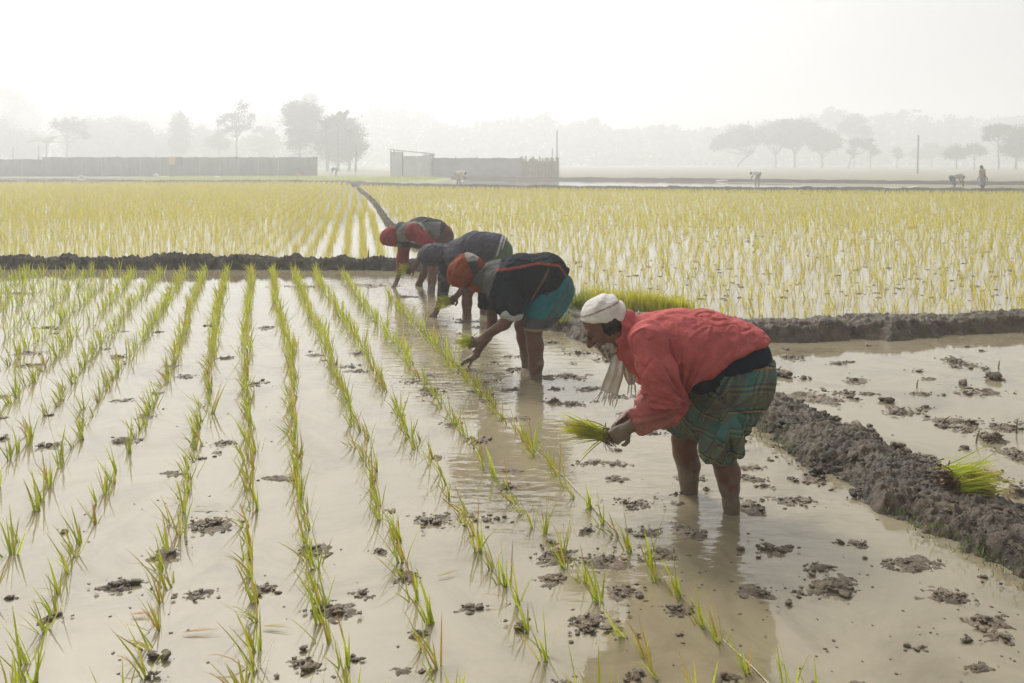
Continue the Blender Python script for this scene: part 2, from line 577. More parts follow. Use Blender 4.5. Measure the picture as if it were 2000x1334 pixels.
def plant_field(P, g, nb=(4, 7), H=(0.2, 0.3), w=(0.007, 0.012), yellow=0.3, orange=0.05, lev=3, z=0.0, tint=None, spread=0.015):
    P = np.asarray(P)
    n = g.integers(nb[0], nb[1] + 1, len(P))
    idx = np.repeat(np.arange(len(P)), n)
    N = len(idx)
    base = np.stack([P[idx, 0] + g.normal(0, spread, N), P[idx, 1] + g.normal(0, spread, N), np.full(N, z - 0.02)], 1)
    az = np.pi + g.normal(0, 1.3, N)
    L = g.uniform(H[0], H[1], N); lean = np.abs(g.normal(0.22, 0.18, N)); curl = np.abs(g.normal(0.3, 0.25, N))
    c0, c1 = blade_colours(N, g, yellow, orange)
    if tint is not None:
        c0 = c0 * 0.35 + tint * 0.65; c1 = c1 * 0.35 + tint * 0.65
    return blades(base, az, L, lean, curl, g.uniform(w[0], w[1], N), c0, c1, g.normal(0, 0.7, N), lev)


V, F, C = plant_field([(x, y) for _, x, y in rest], g, (5, 9), (0.15, 0.26), (0.007, 0.0115), 0.22, 0.05, 3)
tag(link('rice_seedlings', mesh_np('rice_seedlings', V, F, False, C), M['blade']), 'farther rows of young rice seedlings in the near paddy', 'rice plants', None, 'stuff')

# the two older, yellower paddies behind
TINT = np.array([0.63, 0.535, 0.05])


def field_points(dx, dy, sp, xr, yr, inside, g, slope, jit):
    ys = np.arange(yr[0], yr[1], sp)
    out = []
    for y in ys:
        s = dx * (1 if y < 30 else 1.25)
        xs = np.arange(xr[0], xr[1], s)
        x = xs - slope * (y - yr[0]) + g.normal(0, jit, len(xs))
        yy = y + g.normal(0, jit * 1.5, len(xs))
        k = inside(x, yy) & (np.abs(x) < 0.62 * yy + 1.5)
        out.append(np.stack([x[k], yy[k]], 1))
    return np.concatenate(out)


def left_in(x, y):
    xr = np.interp(y, [13.9, 21.8, 54, 70], [-1.3, -3.15, -9.65, -13.3])
    return (x < xr) & (y > 14.55) & (y < 70 + 0.02 * (-x - 14))


def right_in(x, y):
    xl = np.interp(y, [8.5, 9.9, 13.9, 21.8, 54, 70], [1.2, 0.75, -0.75, -2.7, -9.25, -12.7])
    near = np.interp(x, [0.3, 1.2, 2.4, 3.6, 5.0, 9], [9.9, 9.3, 9.1, 9.2, 9.5, 10.1])
    far = np.interp(x, [-14, -8, 0, 14, 28.6, 60], [69, 60.5, 56, 51.4, 49, 46])
    return (x > xl) & (y > near) & (y < far)


P = field_points(0.33, 0.2, 0.17, (-46, 10), (14.5, 71), left_in, g, 0.178, 0.035)
nearp = P[P[:, 1] < 26]; farp = P[P[:, 1] >= 26]
farp = farp[g.random(len(farp)) < np.interp(farp[:, 1], [26, 70], [1.0, 0.7])]
A = plant_field(nearp, g, (4, 6), (0.17, 0.28), (0.006, 0.010), 0.5, 0.07, 2, 0.02, TINT, 0.03)
B = plant_field(farp, g, (3, 5), (0.16, 0.25), (0.009, 0.018), 0.5, 0.05, 2, 0.02, TINT, 0.05)
V = np.concatenate([A[0], B[0]]); F = np.concatenate([A[1], B[1] + len(A[0])]); C = np.concatenate([A[2], B[2]])
tag(link('rice_crop', mesh_np('rice_crop', V, F, False, C), M['blade']), 'dense yellow green rice in the paddy beyond the left bund', 'rice crop', None, 'stuff')
nl = len(F)
P = field_points(0.26, 0.2, 0.22, (-4, 60), (9, 61), right_in, g, 0.22, 0.05)
nearp = P[P[:, 1] < 22]; farp = P[P[:, 1] >= 22]
farp = farp[g.random(len(farp)) < np.interp(farp[:, 1], [22, 60], [1.0, 0.75])]
A = plant_field(nearp, g, (4, 7), (0.12, 0.22), (0.006, 0.011), 0.5, 0.06, 2, 0.016, TINT, 0.022)
B = plant_field(farp, g, (3, 5), (0.13, 0.21), (0.010, 0.018), 0.5, 0.05, 2, 0.016, TINT, 0.05)
V = np.concatenate([A[0], B[0]]); F = np.concatenate([A[1], B[1] + len(A[0])]); C = np.concatenate([A[2], B[2]])
tag(link('rice_crop', mesh_np('rice_crop', V, F, False, C), M['blade']), 'yellow green rice in the paddy beyond the right bund', 'rice crop', None, 'stuff')
print('blade tris', nl, len(F))
g2 = np.random.default_rng(77)
P = np.stack([g2.uniform(-38, -6, 5000), g2.uniform(76, 100, 5000)], 1)
P = P[P[:, 0] < np.interp(P[:, 1], [75, 90, 101], [-9, -6.5, -9.5])]
V, F, C = plant_field(P, g2, (2, 3), (0.2, 0.3), (0.02, 0.04), 0.3, 0.02, 2, -0.05, np.array([0.36, 0.40, 0.14]), 0.1)
tag(link('rice_crop', mesh_np('rice_crop', V, F, False, C), M['blade']), 'thin pale green rice on the far strip before the fences', 'rice crop', None, 'stuff')

# ------------------------------------------------------------------ mud clumps in the water
_ico = None
def ico():
    global _ico
    if _ico is None:
        import bmesh
        bm = bmesh.new(); bmesh.ops.create_icosphere(bm, subdivisions=2, radius=1.0)
        bm.verts.ensure_lookup_table()
        _ico = (np.array([v.co[:] for v in bm.verts]), np.array([[v.index for v in f.verts] for f in bm.faces]))
        bm.free()
    return _ico


def lump_set(cent, rad, g, flat=0.65, amp=0.45):
    V0, F0 = ico()
    N = len(cent)
    V = np.repeat(V0[None], N, 0)
    q = (V + g.uniform(-50, 50, (N, 1, 3))).reshape(-1, 3)
    d = 1 + amp * (fbm(q * 1.6, 3, 3) + 0.45 * fbm(q * 4.5, 2, 8)).reshape(N, -1)
    V = V * d[..., None]
    a = g.uniform(0, 6.28, N); c, s = np.cos(a), np.sin(a)
    st = g.uniform(0.75, 1.5, N)
    x = V[..., 0] * st[:, None]; y = V[..., 1]
    V = np.stack([x * c[:, None] - y * s[:, None], x * s[:, None] + y * c[:, None], V[..., 2] * flat], -1)
    V = V * rad[:, None, None] + cent[:, None, :]
    F = (F0[None] + (np.arange(N) * len(V0))[:, None, None]).reshape(-1, 3)
    return V.reshape(-1, 3), F


def clump_mesh(wx, wy, g, h=0.02, big=0.0):
    n = int(np.clip(wx / 0.008, 24, 70)); m = int(np.clip(wy / 0.008, 20, 56))
    X, Y = np.meshgrid(np.linspace(-0.75, 0.75, n), np.linspace(-0.75, 0.75, m), indexing='ij')
    x = (X * wx).ravel(); y = (Y * wy).ravel()
    off = g.uniform(-80, 80, 3)
    P = np.stack([x, y, np.zeros_like(x)], 1) + off
    r = np.sqrt((X.ravel() * 2) ** 2 + (Y.ravel() * 2) ** 2)
    body = 0.72 - r + 1.35 * fbm(P * 9, 3, 1) + 0.6 * fbm(P * 30, 2, 2)
    crumb = (1 - np.abs(fbm(P * 38, 2, 4))) ** 2.5
    z = np.clip(body, -0.6, 0.9) * h * 0.7 + np.where(body > -0.1, crumb * 0.014 - 0.006, 0) + fbm(P * 90, 2, 6) * 0.004 - 0.004
    z = np.where(r > 1.45, -0.03, z)
    V = np.stack([x, y, z], 1)
    I = np.arange(n * m).reshape(n, m)
    F = np.stack([I[:-1, :-1], I[1:, :-1], I[1:, 1:], I[:-1, 1:]], -1).reshape(-1, 4)
    zz = z[F]
    F = F[zz.max(1) > -0.012]                       # what lies under water is cut away
    k = int(np.clip(wx * wy * 1700, 6, 70))
    ang = g.uniform(0, 6.28, k); rr = np.abs(g.normal(0, 0.44, k))
    cent = np.stack([np.cos(ang) * rr * wx * 0.62, np.sin(ang) * rr * wy * 0.62, g.uniform(-0.004, h * 0.9, k)], 1)
    rad = g.uniform(0.003, 0.010, k) * (1 + (g.random(k) < 0.15) * 0.9)
    if big:
        nb = 9
        bc = np.concatenate([g.normal(0, big * 0.45, (nb, 2)), g.uniform(0.1, 0.75, (nb, 1)) * big], 1)
        bv, bf = lump_set(bc, big * g.uniform(0.3, 0.62, nb), g, 0.85, 0.8)
        V = np.concatenate([V, bv]); bf = bf + len(V) - len(bv)
    cent[:, 2] -= 0.003
    LV, LF = lump_set(cent, rad, g, 0.42, 0.9)
    if big:
        LF = np.concatenate([LF, bf - len(V)])
    return mesh_np('mud_clump', np.concatenate([V, LV]), [F, LF + len(V)], True)


# (px, py, width px, height px, height m, one big clod m, where it lies)
CL = [
 (415, 1025, 115, 42, .030, 0, 'wide crumbly mud patch between the second and first rows at left'),
 (330, 1085, 60, 50, .028, 0, 'upright mud heap behind a leaning seedling at lower left'),
 (235, 1146, 95, 26, .022, .02, 'low mud patch below the heap at lower left'),
 (385, 1163, 100, 24, .018, 0, 'flat mud patch left of the vertical row near the bottom'),
 (515, 1150, 75, 24, .02, 0, 'mud crumbs just right of the vertical row near the bottom'),
 (612, 1075, 60, 36, .02, 0, 'mud patch at the foot of the row right of the vertical one'),
 (650, 1195, 120, 36, .024, 0, 'broad mud patch straddling the row lower centre left'),
 (305, 1288, 70, 26, .024, 0, 'dark mud clump near the bottom left edge'),
 (300, 1322, 50, 20, .022, 0, 'small dark mud clump on the bottom edge at left'),
 (597, 1300, 75, 50, .02, .02, 'scatter of mud crumbs near the bottom, left of centre'),
 (690, 1292, 40, 20, .014, 0, 'little mud smear near the bottom, left of centre'),
 (545, 933, 70, 12, .015, 0, 'thin line of mud between two rows, left of centre'),
 (426, 885, 24, 8, .02, 0, 'single small clod in open water left of the vertical row'),
 (238, 862, 56, 12, .024, .018, 'pair of small clods beside a tuft at left'),
 (95, 872, 60, 14, .018, .015, 'small clods near the left edge'),
 (5, 858, 30, 14, .02, .02, 'clod cut by the left edge'),
 (126, 1040, 16, 8, .016, .014, 'tiny lone clod in open water at left'),
 (20, 1168, 46, 12, .016, .012, 'thin mud crumbs by the left edge near the bottom'),
 (95, 1210, 60, 26, .018, .0, 'mud smear under a seedling at the lower left'),
 (840, 1020, 92, 32, .026, 0, 'ridged mud patch between rows at the centre'),
 (740, 1077, 44, 20, .018, .0, 'small mud patch left of the centre ridge patch'),
 (790, 1132, 70, 30, .018, 0, 'mud crumbs around a row below the centre'),
 (925, 1187, 70, 20, .016, .0, 'flat mud patch below the centre between rows'),
 (705, 1160, 60, 20, .014, .012, 'faint mud crumbs left of the centre rows'),
 (1015, 1225, 44, 36, .03, .02, 'dark wet clod at a seedling foot below centre'),
 (815, 1240, 44, 16, .02, .016, 'small dark clod at the foot of a lower centre row'),
 (800, 1312, 60, 16, .012, 0, 'thin mud streak at the bottom centre'),
 (1150, 1228, 150, 56, .026, 0, 'wide mud patch in the shade of the red shirted man'),
 (1085, 1092, 110, 40, .02, 0, 'mud patch at the foot of the fourth row, centre'),
 (1185, 1095, 140, 36, .024, 0, 'long mud patch beside the rope at centre'),
 (1080, 1135, 70, 24, .016, .015, 'low mud crumbs under the long patch by the rope'),
 (1225, 1160, 80, 36, .016, 0, 'mud patch on the edge of the red shirted man\'s reflection'),
 (1330, 1190, 90, 24, .018, .0, 'mud round the foot of a tall seedling by the rope'),
 (990, 950, 54, 12, .016, .014, 'small clod beside a row right of centre'),
 (1145, 1038, 44, 20, .02, .014, 'clod on the water right of the fourth row'),
 (1080, 1062, 40, 14, .016, .0, 'thin clod by a seedling foot, right of centre'),
 (1240, 985, 140, 22, .018, 0, 'broken line of mud left of the far leg of the red shirted man'),
 (1345, 1042, 66, 32, .022, 0, 'mud stirred up between the legs of the red shirted man'),
 (1478, 996, 64, 24, .03, .0, 'mud heaped against the near foot of the red shirted man'),
 (1320, 965, 40, 10, .018, .0, 'thin mud by the far foot of the red shirted man'),
 (1380, 957, 20, 12, .02, .012, 'tiny clod between the feet of the red shirted man'),
 (1565, 978, 130, 18, .016, .012, 'thin mud line right of the near foot'),
 (1490, 950, 50, 14, .016, .012, 'small crumbs behind the near foot'),
 (1500, 1072, 110, 36, .024, 0, 'mud patch below the near foot of the red shirted man'),
 (1680, 1065, 48, 20, .02, .014, 'twiggy clod in open water at lower right'),
 (1640, 1060, 30, 10, .014, .010, 'single crumb in open water at lower right'),
 (1485, 1160, 80, 34, .022, 0, 'mud patch on the right edge of the reflection'),
 (1625, 1152, 160, 40, .026, 0, 'broad mud patch at lower right'),
 (1600, 1110, 80, 20, .012, .0, 'thin mud smear above the broad lower right patch'),
 (1855, 1168, 105, 34, .022, 0, 'mud patch below the lumpy bund at lower right'),
 (1925, 1215, 110, 40, .024, 0, 'wet mud patch at the lower right edge'),
 (1960, 1246, 70, 30, .020, .015, 'dark crumbs beside the lower right edge'),
 (1792, 1266, 60, 12, .016, .0, 'flat dark mud sliver near the bottom right'),
 (1890, 1252, 60, 16, .014, .012, 'small mud crumbs near the bottom right'),
 (1920, 1305, 80, 20, .014, .0, 'mud smear on the bottom right corner'),
 (1780, 1100, 140, 24, .014, .0, 'thin wet mud by the foot of the lumpy bund'),
 (1420, 1325, 80, 22, .018, 0, 'mud patch on the bottom edge, right of centre'),
 (1230, 1322, 60, 22, .016, .012, 'mud crumbs at the bottom edge below the reflection'),
 (1082, 786, 34, 26, .03, .03, 'upright clod in front of the seedling bundle of the red shirted man'),
 (1118, 790, 60, 12, .02, .014, 'row of small clods right of the upright clod'),
 (1190, 700, 60, 14, .02, .018, 'clods under the chin of the red shirted man'),
 (1110, 735, 80, 12, .02, .018, 'line of clods behind the bundle of the red shirted man'),
 (1205, 775, 50, 10, .014, .0, 'thin mud under the hanging scarf'),
 (1205, 880, 30, 10, .016, .012, 'clod fallen below the red shirted man\'s hands'),
 (1160, 905, 70, 12, .014, .0, 'thin mud streak below the red shirted man\'s hands'),
 (1000, 722, 64, 10, .018, .0, 'mud sliver at the planting hand of the man in the orange hood'),
 (1070, 738, 40, 10, .018, .016, 'small mud by the near foot of the orange hooded man'),
 (950, 745, 50, 8, .014, .0, 'thin mud left of the orange hooded man\'s feet'),
 (1130, 690, 60, 10, .02, .02, 'clods by the bund corner left of the white head cloth'),
 (1075, 670, 50, 10, .02, .018, 'clods behind the legs of the orange hooded man'),
 (705, 690, 42, 9, .018, .016, 'clods on the water between rows behind the centre'),
 (617, 694, 30, 7, .016, .014, 'tiny clods between rows left of the centre'),
 (700, 725, 50, 6, .014, .012, 'thin crumbs between rows left of the centre'),
 (520, 640, 36, 7, .02, .016, 'clods right of the vertical row in its far half'),
 (445, 700, 44, 7, .016, .014, 'thin clods left of the vertical row in its far half'),
 (365, 735, 40, 8, .018, .016, 'small clods in the third row left of the vertical row'),
 (230, 697, 36, 8, .022, .016, 'clod leaning on a row in the left middle'),
 (90, 640, 70, 7, .016, .014, 'line of crumbs between far rows at left'),
 (60, 690, 80, 8, .016, .014, 'scattered crumbs near the left edge, halfway back'),
 (595, 560, 110, 6, .016, .014, 'line of mud before the far bund, left of centre'),
 (720, 558, 110, 7, .02, .018, 'mud line near the far workers\' hands'),
 (40, 573, 60, 5, .018, .016, 'thin mud line before the far bund at left'),
 (790, 580, 60, 6, .018, .016, 'mud stirred up by the red hooded worker'),
 (910, 628, 40, 8, .024, .016, 'mud round the foot of the grey hooded worker'),
 (1600, 778, 115, 34, .035, .0, 'wide mud heap in the right plot beside the lumpy bund'),
 (1668, 745, 54, 14, .03, .02, 'small mud heap in the middle of the right plot'),
 (1660, 778, 40, 12, .022, .018, 'clod between the heaps of the right plot'),
 (1734, 786, 24, 18, .03, .04, 'round clod standing alone in the right plot'),
 (1765, 806, 96, 22, .03, .0, 'flat mud heap in front of the round clod'),
 (1862, 707, 62, 18, .04, .03, 'mud heap in the back of the right plot'),
 (1945, 742, 44, 20, .035, .055, 'big round clod in the back of the right plot'),
 (1880, 752, 26, 14, .03, .035, 'round clod left of the big one'),
 (1920, 768, 110, 18, .03, .0, 'long mud heap before the big round clod'),
 (1532, 736, 34, 20, .04, .045, 'clod just behind the back of the red shirted man'),
 (1545, 700, 60, 12, .03, .02, 'crumbs at the foot of the smooth bund'),
 (1640, 712, 40, 6, .02, .018, 'sliver of mud near the smooth bund'),
 (1895, 828, 120, 26, .03, .02, 'mud ridge at the right of the plot'),
 (1968, 836, 66, 18, .026, .02, 'mud heap against the right edge'),
 (1940, 862, 60, 30, .04, .05, 'tall clod above the bundle left on the bund'),
 (1885, 878, 36, 12, .024, .02, 'small clod above the bundle left on the bund'),
 (1985, 892, 70, 26, .04, .03, 'mud heap at the right edge above the bundle'),
 (1842, 836, 60, 10, .018, .012, 'twiggy crumbs left of the mud ridge'),
 (1985, 965, 70, 40, .05, .0, 'dark mud heap behind the bundle at the right edge'),
 (1820, 925, 50, 20, .04, .02, 'crumbs at the back of the lumpy bund'),
]
gm = np.random.default_rng(31)
for (px, py, w, h, hh, big, lab) in CL:
    x, y = G(px, py)
    wx = w * y / FPX
    wy = float(np.clip(h * y * y / (FPX * CAM_H), wx * 0.25, wx * 1.1))
    o = link('mud_clump', clump_mesh(wx, wy, gm, hh, big), M['mud'])
    o.location = (x, y, 0.004 if x > np.interp(y, [2.4, 3.3, 4.4, 6, 8.6], [2.62, 2.44, 2.15, 1.75, .75]) else 0.0)
    tag(o, lab, 'mud clump', 'clumps of mud showing above the water')

# crumbs that nobody could count
n = 1500
yy = 2.7 + 10.5 * gm.random(n) ** 1.7
xx = gm.uniform(-0.62, 0.62, n) * yy
xlim = np.interp(yy, [2.7, 4.6, 6, 8.6, 9.9, 13.9], [2.1, 1.7, 1.4, 0.6, 0.1, -1.1])
clus = fbm(np.stack([xx * 1.6, yy * 1.2, yy * 0], 1), 3, 5)
k = (clus > 0.2) & ((xx < xlim) | (xx > xlim + 0.9)) & (yy < 8.2 + 5.5 * (xx < 0.3))
k &= gm.random(n) < np.where(xx > -0.30 * yy + 1.2, 1.0, 0.55)
cent = np.stack([xx[k], yy[k], np.full(k.sum(), 0.001)], 1)
V, F = lump_set(cent, gm.uniform(0.002, 0.007, len(cent)) * np.sqrt(cent[:, 1] / 4), gm, 0.35, 0.9)
C2 = gm.uniform([-3, 9], [32, 46], (9000, 2))
C2 = C2[right_in(C2[:, 0], C2[:, 1]) & (np.abs(C2[:, 0]) < 0.62 * C2[:, 1] + 1) & (fbm(np.concatenate([C2 * 0.7, C2[:, :1] * 0], 1), 3, 9) > -0.05)]
C2 = C2[gm.random(len(C2)) < np.clip(12 / C2[:, 1], 0, 1)]
V2, F2 = lump_set(np.concatenate([C2, np.full((len(C2), 1), 0.016)], 1), gm.uniform(0.012, 0.04, len(C2)), gm, 0.35, 0.8)
F = np.concatenate([F, F2 + len(V)]); V = np.concatenate([V, V2])
tag(link('mud_crumbs', mesh_np('mud_crumbs', V, F, True), M['mud']), 'small crumbs of mud scattered over the shallow water', 'mud', None, 'stuff')

# thin smears of mud that break the surface, past counting
VS, FT, FQ, tot = [], [], [], 0
x_skip = lambda y: gm.random() < 0.5
for i in range(240):
    y = 2.8 + 7.0 * gm.random() ** 1.3
    if y < 4.3 and (i % 2 or x_skip(y)): continue
    x = gm.uniform(-0.1, 0.64) * y if i % 4 else gm.uniform(-0.62, 0.2) * y
    lim = np.interp(y, [2.4, 3.3, 4.4, 6, 8.6, 9.9], [2.6, 2.42, 2.15, 1.7, 0.7, 0.3])
    if abs(x - lim) < 0.3 or (x > lim and y > 8.2) or (x < lim and x < -0.30 * y + 1.3 and i % 4): continue
    if x > lim and gm.random() < 0.2: continue
    wx_ = gm.uniform(0.06, 0.22)
    me = clump_mesh(wx_, wx_ * gm.uniform(0.5, 1.0), gm, 0.012 + 0.010 * (x > lim), 0)
    nvt = len(me.vertices)
    v = np.zeros(nvt * 3, np.float32); me.vertices.foreach_get('co', v)
    VS.append(v.reshape(-1, 3) + [x, y, 0.003 if x > lim else -0.001])
    for p_ in me.polygons:
        (FQ if len(p_.vertices) == 4 else FT).append([a_ + tot for a_ in p_.vertices])
    tot += nvt
    bpy.data.meshes.remove(me)
tag(link('mud_smears', mesh_np('mud_smears', np.concatenate(VS), [np.array(FQ), np.array(FT)], True), M['mud']), 'thin smears of mud breaking the surface of the shallow water', 'mud', None, 'stuff')

# lumps thrown up on the fresh bund
bp = resample([(2.6, 2.4), (2.42, 3.3), (2.2, 4.2), (2.0, 4.95), (1.80, 5.7), (1.45, 6.8)], 0.02)
n = 3200
q = bp[gm.integers(0, len(bp), n)] + gm.normal(0, 0.19, (n, 2))
q = q[fbm(np.concatenate([q * 5, q[:, :1] * 0], 1), 3, 12) > -0.12]; n = len(q)
d = np.min(np.linalg.norm(q[:, None] - bp[None, ::6], axis=2), axis=1)
zz = np.interp(d, [0, 0.18, 0.3, 0.45], [0.094, 0.085, 0.034, -0.004])
rad = gm.uniform(0.003, 0.009, n) * (1 + (gm.random(n) < 0.05) * gm.uniform(1.0, 2.6, n))
V, F = lump_set(np.stack([q[:, 0], q[:, 1], zz], 1), rad, gm, 0.6, 1.0)
nc = 46
t_ = gm.integers(0, len(bp), nc); side = np.where(gm.random(nc) < .6, 1, -1) * gm.uniform(.12, .42, nc)
cb = bp[t_] + np.stack([side, gm.normal(0, .08, nc)], 1)
rb_ = gm.uniform(.018, .045, nc)
cz = np.interp(np.abs(side), [.1, .2, .32, .45], [.09, .07, .025, .0])
cc_ = np.repeat(np.concatenate([cb, cz[:, None]], 1), 8, 0) + gm.normal(0, .42, (nc * 8, 3)) * np.repeat(rb_, 8)[:, None] * [1.2, 1.2, .5]
V2, F2 = lump_set(cc_, np.repeat(rb_, 8) * gm.uniform(.25, .6, nc * 8), gm, .8, .9)
F = np.concatenate([F, F2 + len(V)]); V = np.concatenate([V, V2])
tag(link('mud_lumps', mesh_np('mud_lumps', V, F, True), M['mud_bund']), 'loose lumps of earth covering the fresh bund', 'mud', None, 'stuff')
for (px, py, Y, r, lab) in [(1670, 838, 5.55, 0.062, 'big rounded clod sitting on top of the lumpy bund'), (1700, 852, 5.5, 0.04, 'clod beside the big one on the lumpy bund'),
                            (1760, 890, 5.15, 0.05, 'clod on the back edge of the lumpy bund'), (1985, 1010, 4.1, 0.05, 'clod on the lumpy bund at the right edge')]:
    p = at(px, py, Y)
    V, F = lump_set(gm.normal(0, r * .45, (16, 3)) * [1, 1, .6], r * gm.uniform(.25, .65, 16), gm, 0.85, 0.8)
    o = link('mud_clod', mesh_np('mud_clod', V, F, True), M['mud']); o.location = (p[0], p[1], max(0.02, p[2] - 0.01))
    tag(o, lab, 'clod', 'clods on the lumpy bund')

# grass growing on the bunds
gb = np.random.default_rng(41)
def bank_grass(c, n, sd, zf, Lr, lab, wr=(0.003, 0.006), tint=np.array([0.10, 0.13, 0.03])):
    cc = resample(c, 0.03)
    q = cc[gb.integers(0, len(cc), n)] + gb.normal(0, sd, (n, 2))
    kk = fbm(np.stack([q[:, 0] * 2.5, q[:, 1] * 2.5, q[:, 0] * 0], 1), 3, 8) > 0.02
    q = q[kk]; n = len(q)
    c0 = tint * gb.uniform(0.7, 1.6, (n, 1)); c1 = c0 * 1.4
    V, F, C = blades(np.stack([q[:, 0], q[:, 1], np.full(n, zf)], 1), gb.uniform(0, 6.28, n), gb.uniform(*Lr, n), np.abs(gb.normal(0.4, 0.3, n)), gb.uniform(0, 0.8, n),
                     gb.uniform(*wr, n), c0, c1, gb.normal(0, 0.5, n), 2)
    tag(link('grass', mesh_np('grass', V, F, False, C), M['blade']), lab, 'grass', None, 'stuff')
bank_grass([(2.1, 3.4), (1.93, 4.2), (1.77, 4.95), (1.55, 5.7), (1.2, 6.8)], 1500, 0.085, 0.03, (0.015, 0.05), 'short dark weeds on the wet foot of the lumpy bund')
bank_grass([(1.0, 8.95), (2.4, 8.62), (3.6, 8.75), (5.0, 9.05), (7, 9.3)], 3500, 0.12, 0.13, (0.02, 0.06), 'short dry grass on top of the smooth bund', tint=np.array([0.20, 0.18, 0.07]))
bank_grass([(-9, 14.2), (-4.5, 14.15), (-2, 14.0)], 2500, 0.1, 0.13, (0.03, 0.09), 'scruffy weeds on the far bund', tint=np.array([0.13, 0.14, 0.05]))
bank_grass([(0.35, 9.4), (0.55, 9.0), (0.8, 8.6)], 1500, 0.14, 0.11, (0.04, 0.12), 'weeds on the bund corner behind the workers', tint=np.array([0.2, 0.22, 0.05]))

bank_grass([(-9.5, 54), (-5.9, 37), (-2.95, 21.8), (-1.0, 14.2), (0.3, 10.0)], 5000, 0.1, 0.07, (0.04, 0.13), 'weeds along the bund between the yellow paddies', tint=np.array([0.16, 0.15, 0.04]))

# ------------------------------------------------------------------ rope along the last row
pts = []
for y in np.arange(2.75, 9.6, 0.05):
    pts.append((-0.30 * y + 1.70 + 0.004 * math.sin(y * 7), y, 0.000 + 0.005 * math.sin(y * 3.1) + 0.003 * math.sin(y * 11)))


def tube(pts, rad, n=6):
    pts = np.array(pts, float)
    rad = np.broadcast_to(np.asarray(rad, float), (len(pts),))
    t = np.gradient(pts, axis=0); t /= np.linalg.norm(t, axis=1)[:, None] + 1e-9
    ref = np.where(np.abs(t[:, 2:3]) > 0.9, np.array([[1.0, 0, 0]]), np.array([[0, 0, 1.0]]))
    u = np.cross(t, ref); u /= np.linalg.norm(u, axis=1)[:, None] + 1e-9
    v = np.cross(t, u)
    a = np.arange(n) / n * 2 * np.pi
    V = pts[:, None] + (u[:, None] * np.cos(a)[None, :, None] + v[:, None] * np.sin(a)[None, :, None]) * rad[:, None, None]
    I = np.arange(len(pts) * n).reshape(len(pts), n)
    J = np.roll(I, -1, 1)
    F = np.stack([I[:-1], J[:-1], J[1:], I[1:]], -1).reshape(-1, 4)
    return V.reshape(-1, 3), F


V, F = tube(pts, 0.0024)
tag(link('rope', mesh_np('rope', V, F, True), M['rope']), 'thin pale planting rope stretched along the last row', 'rope')

# fallen leaves and twigs
gl = np.random.default_rng(61)
for (px, py, ln, a, c, lab) in [(395, 1240, 0.14, 0.1, ORA, 'orange dead rice leaf floating near the bottom left'), (545, 1228, 0.12, -0.15, YEL, 'yellow dead leaf floating right of the vertical row'),
                                (285, 1205, 0.12, 0.05, ORA, 'orange dead leaf lying by a lower left seedling'), (395, 995, 0.1, 0.0, GREEN2, 'green leaf lying flat by the crumbly patch'),
                                (880, 1130, 0.1, 0.5, YEL, 'yellow leaf floating between the centre rows')]:
    x, y = G(px, py)
    V, F, C = blades(np.zeros((2, 3)) + [[0, 0, 0.004], [0.01, 0.004, 0.004]], np.array([a, a + 0.15]), np.array([ln, ln * 0.7]), np.array([1.5, 1.48]), np.array([0.08, 0.05]),
                     np.array([0.009, 0.006]), np.array([c, c]), np.array([c * 0.8, YEL]), np.zeros(2), 4)
    o = link('fallen_leaf', mesh_np('fallen_leaf', V, F, False, C), M['blade']); o.location = (x - ln / 2, y, 0.006)
    tag(o, lab, 'leaf', 'dead leaves floating on the water')
for (px, py, Y, hgt, lean, lab) in [(718, 507, 13.3, 0.16, 0.05, 'short stake standing on the far bund left of the red hood'), (1835, 830, 5.7, 0.09, 0.9, 'twig lying on the mud in the right plot'),
                                    (1790, 760, 6.6, 0.07, 0.2, 'tiny twig standing in the right plot'), (1985, 850, 5.5, 0.1, 0.1, 'thin twig standing at the right edge'),
                                    (1950, 722, 7.2, 0.08, 0.15, 'twig stuck in the big round clod'), (1905, 870, 5.3, 0.09, 0.3, 'thin twig beside the tall clod')]:
    p = at(px, py, Y)
    V, F = tube([(0, 0, -0.03), (math.sin(lean) * hgt * .5, 0.005, math.cos(lean) * hgt * .5), (math.sin(lean) * hgt, 0, math.cos(lean) * hgt)], [0.006, 0.005, 0.002])
    if hgt > 0.12: V[:, :2] *= 2.2
    o = link('twig', mesh_np('twig', V, F, True), M['wood']); o.location = (p[0], p[1], max(0.0, p[2]))
    tag(o, lab, 'twig', 'twigs and stakes in the mud')


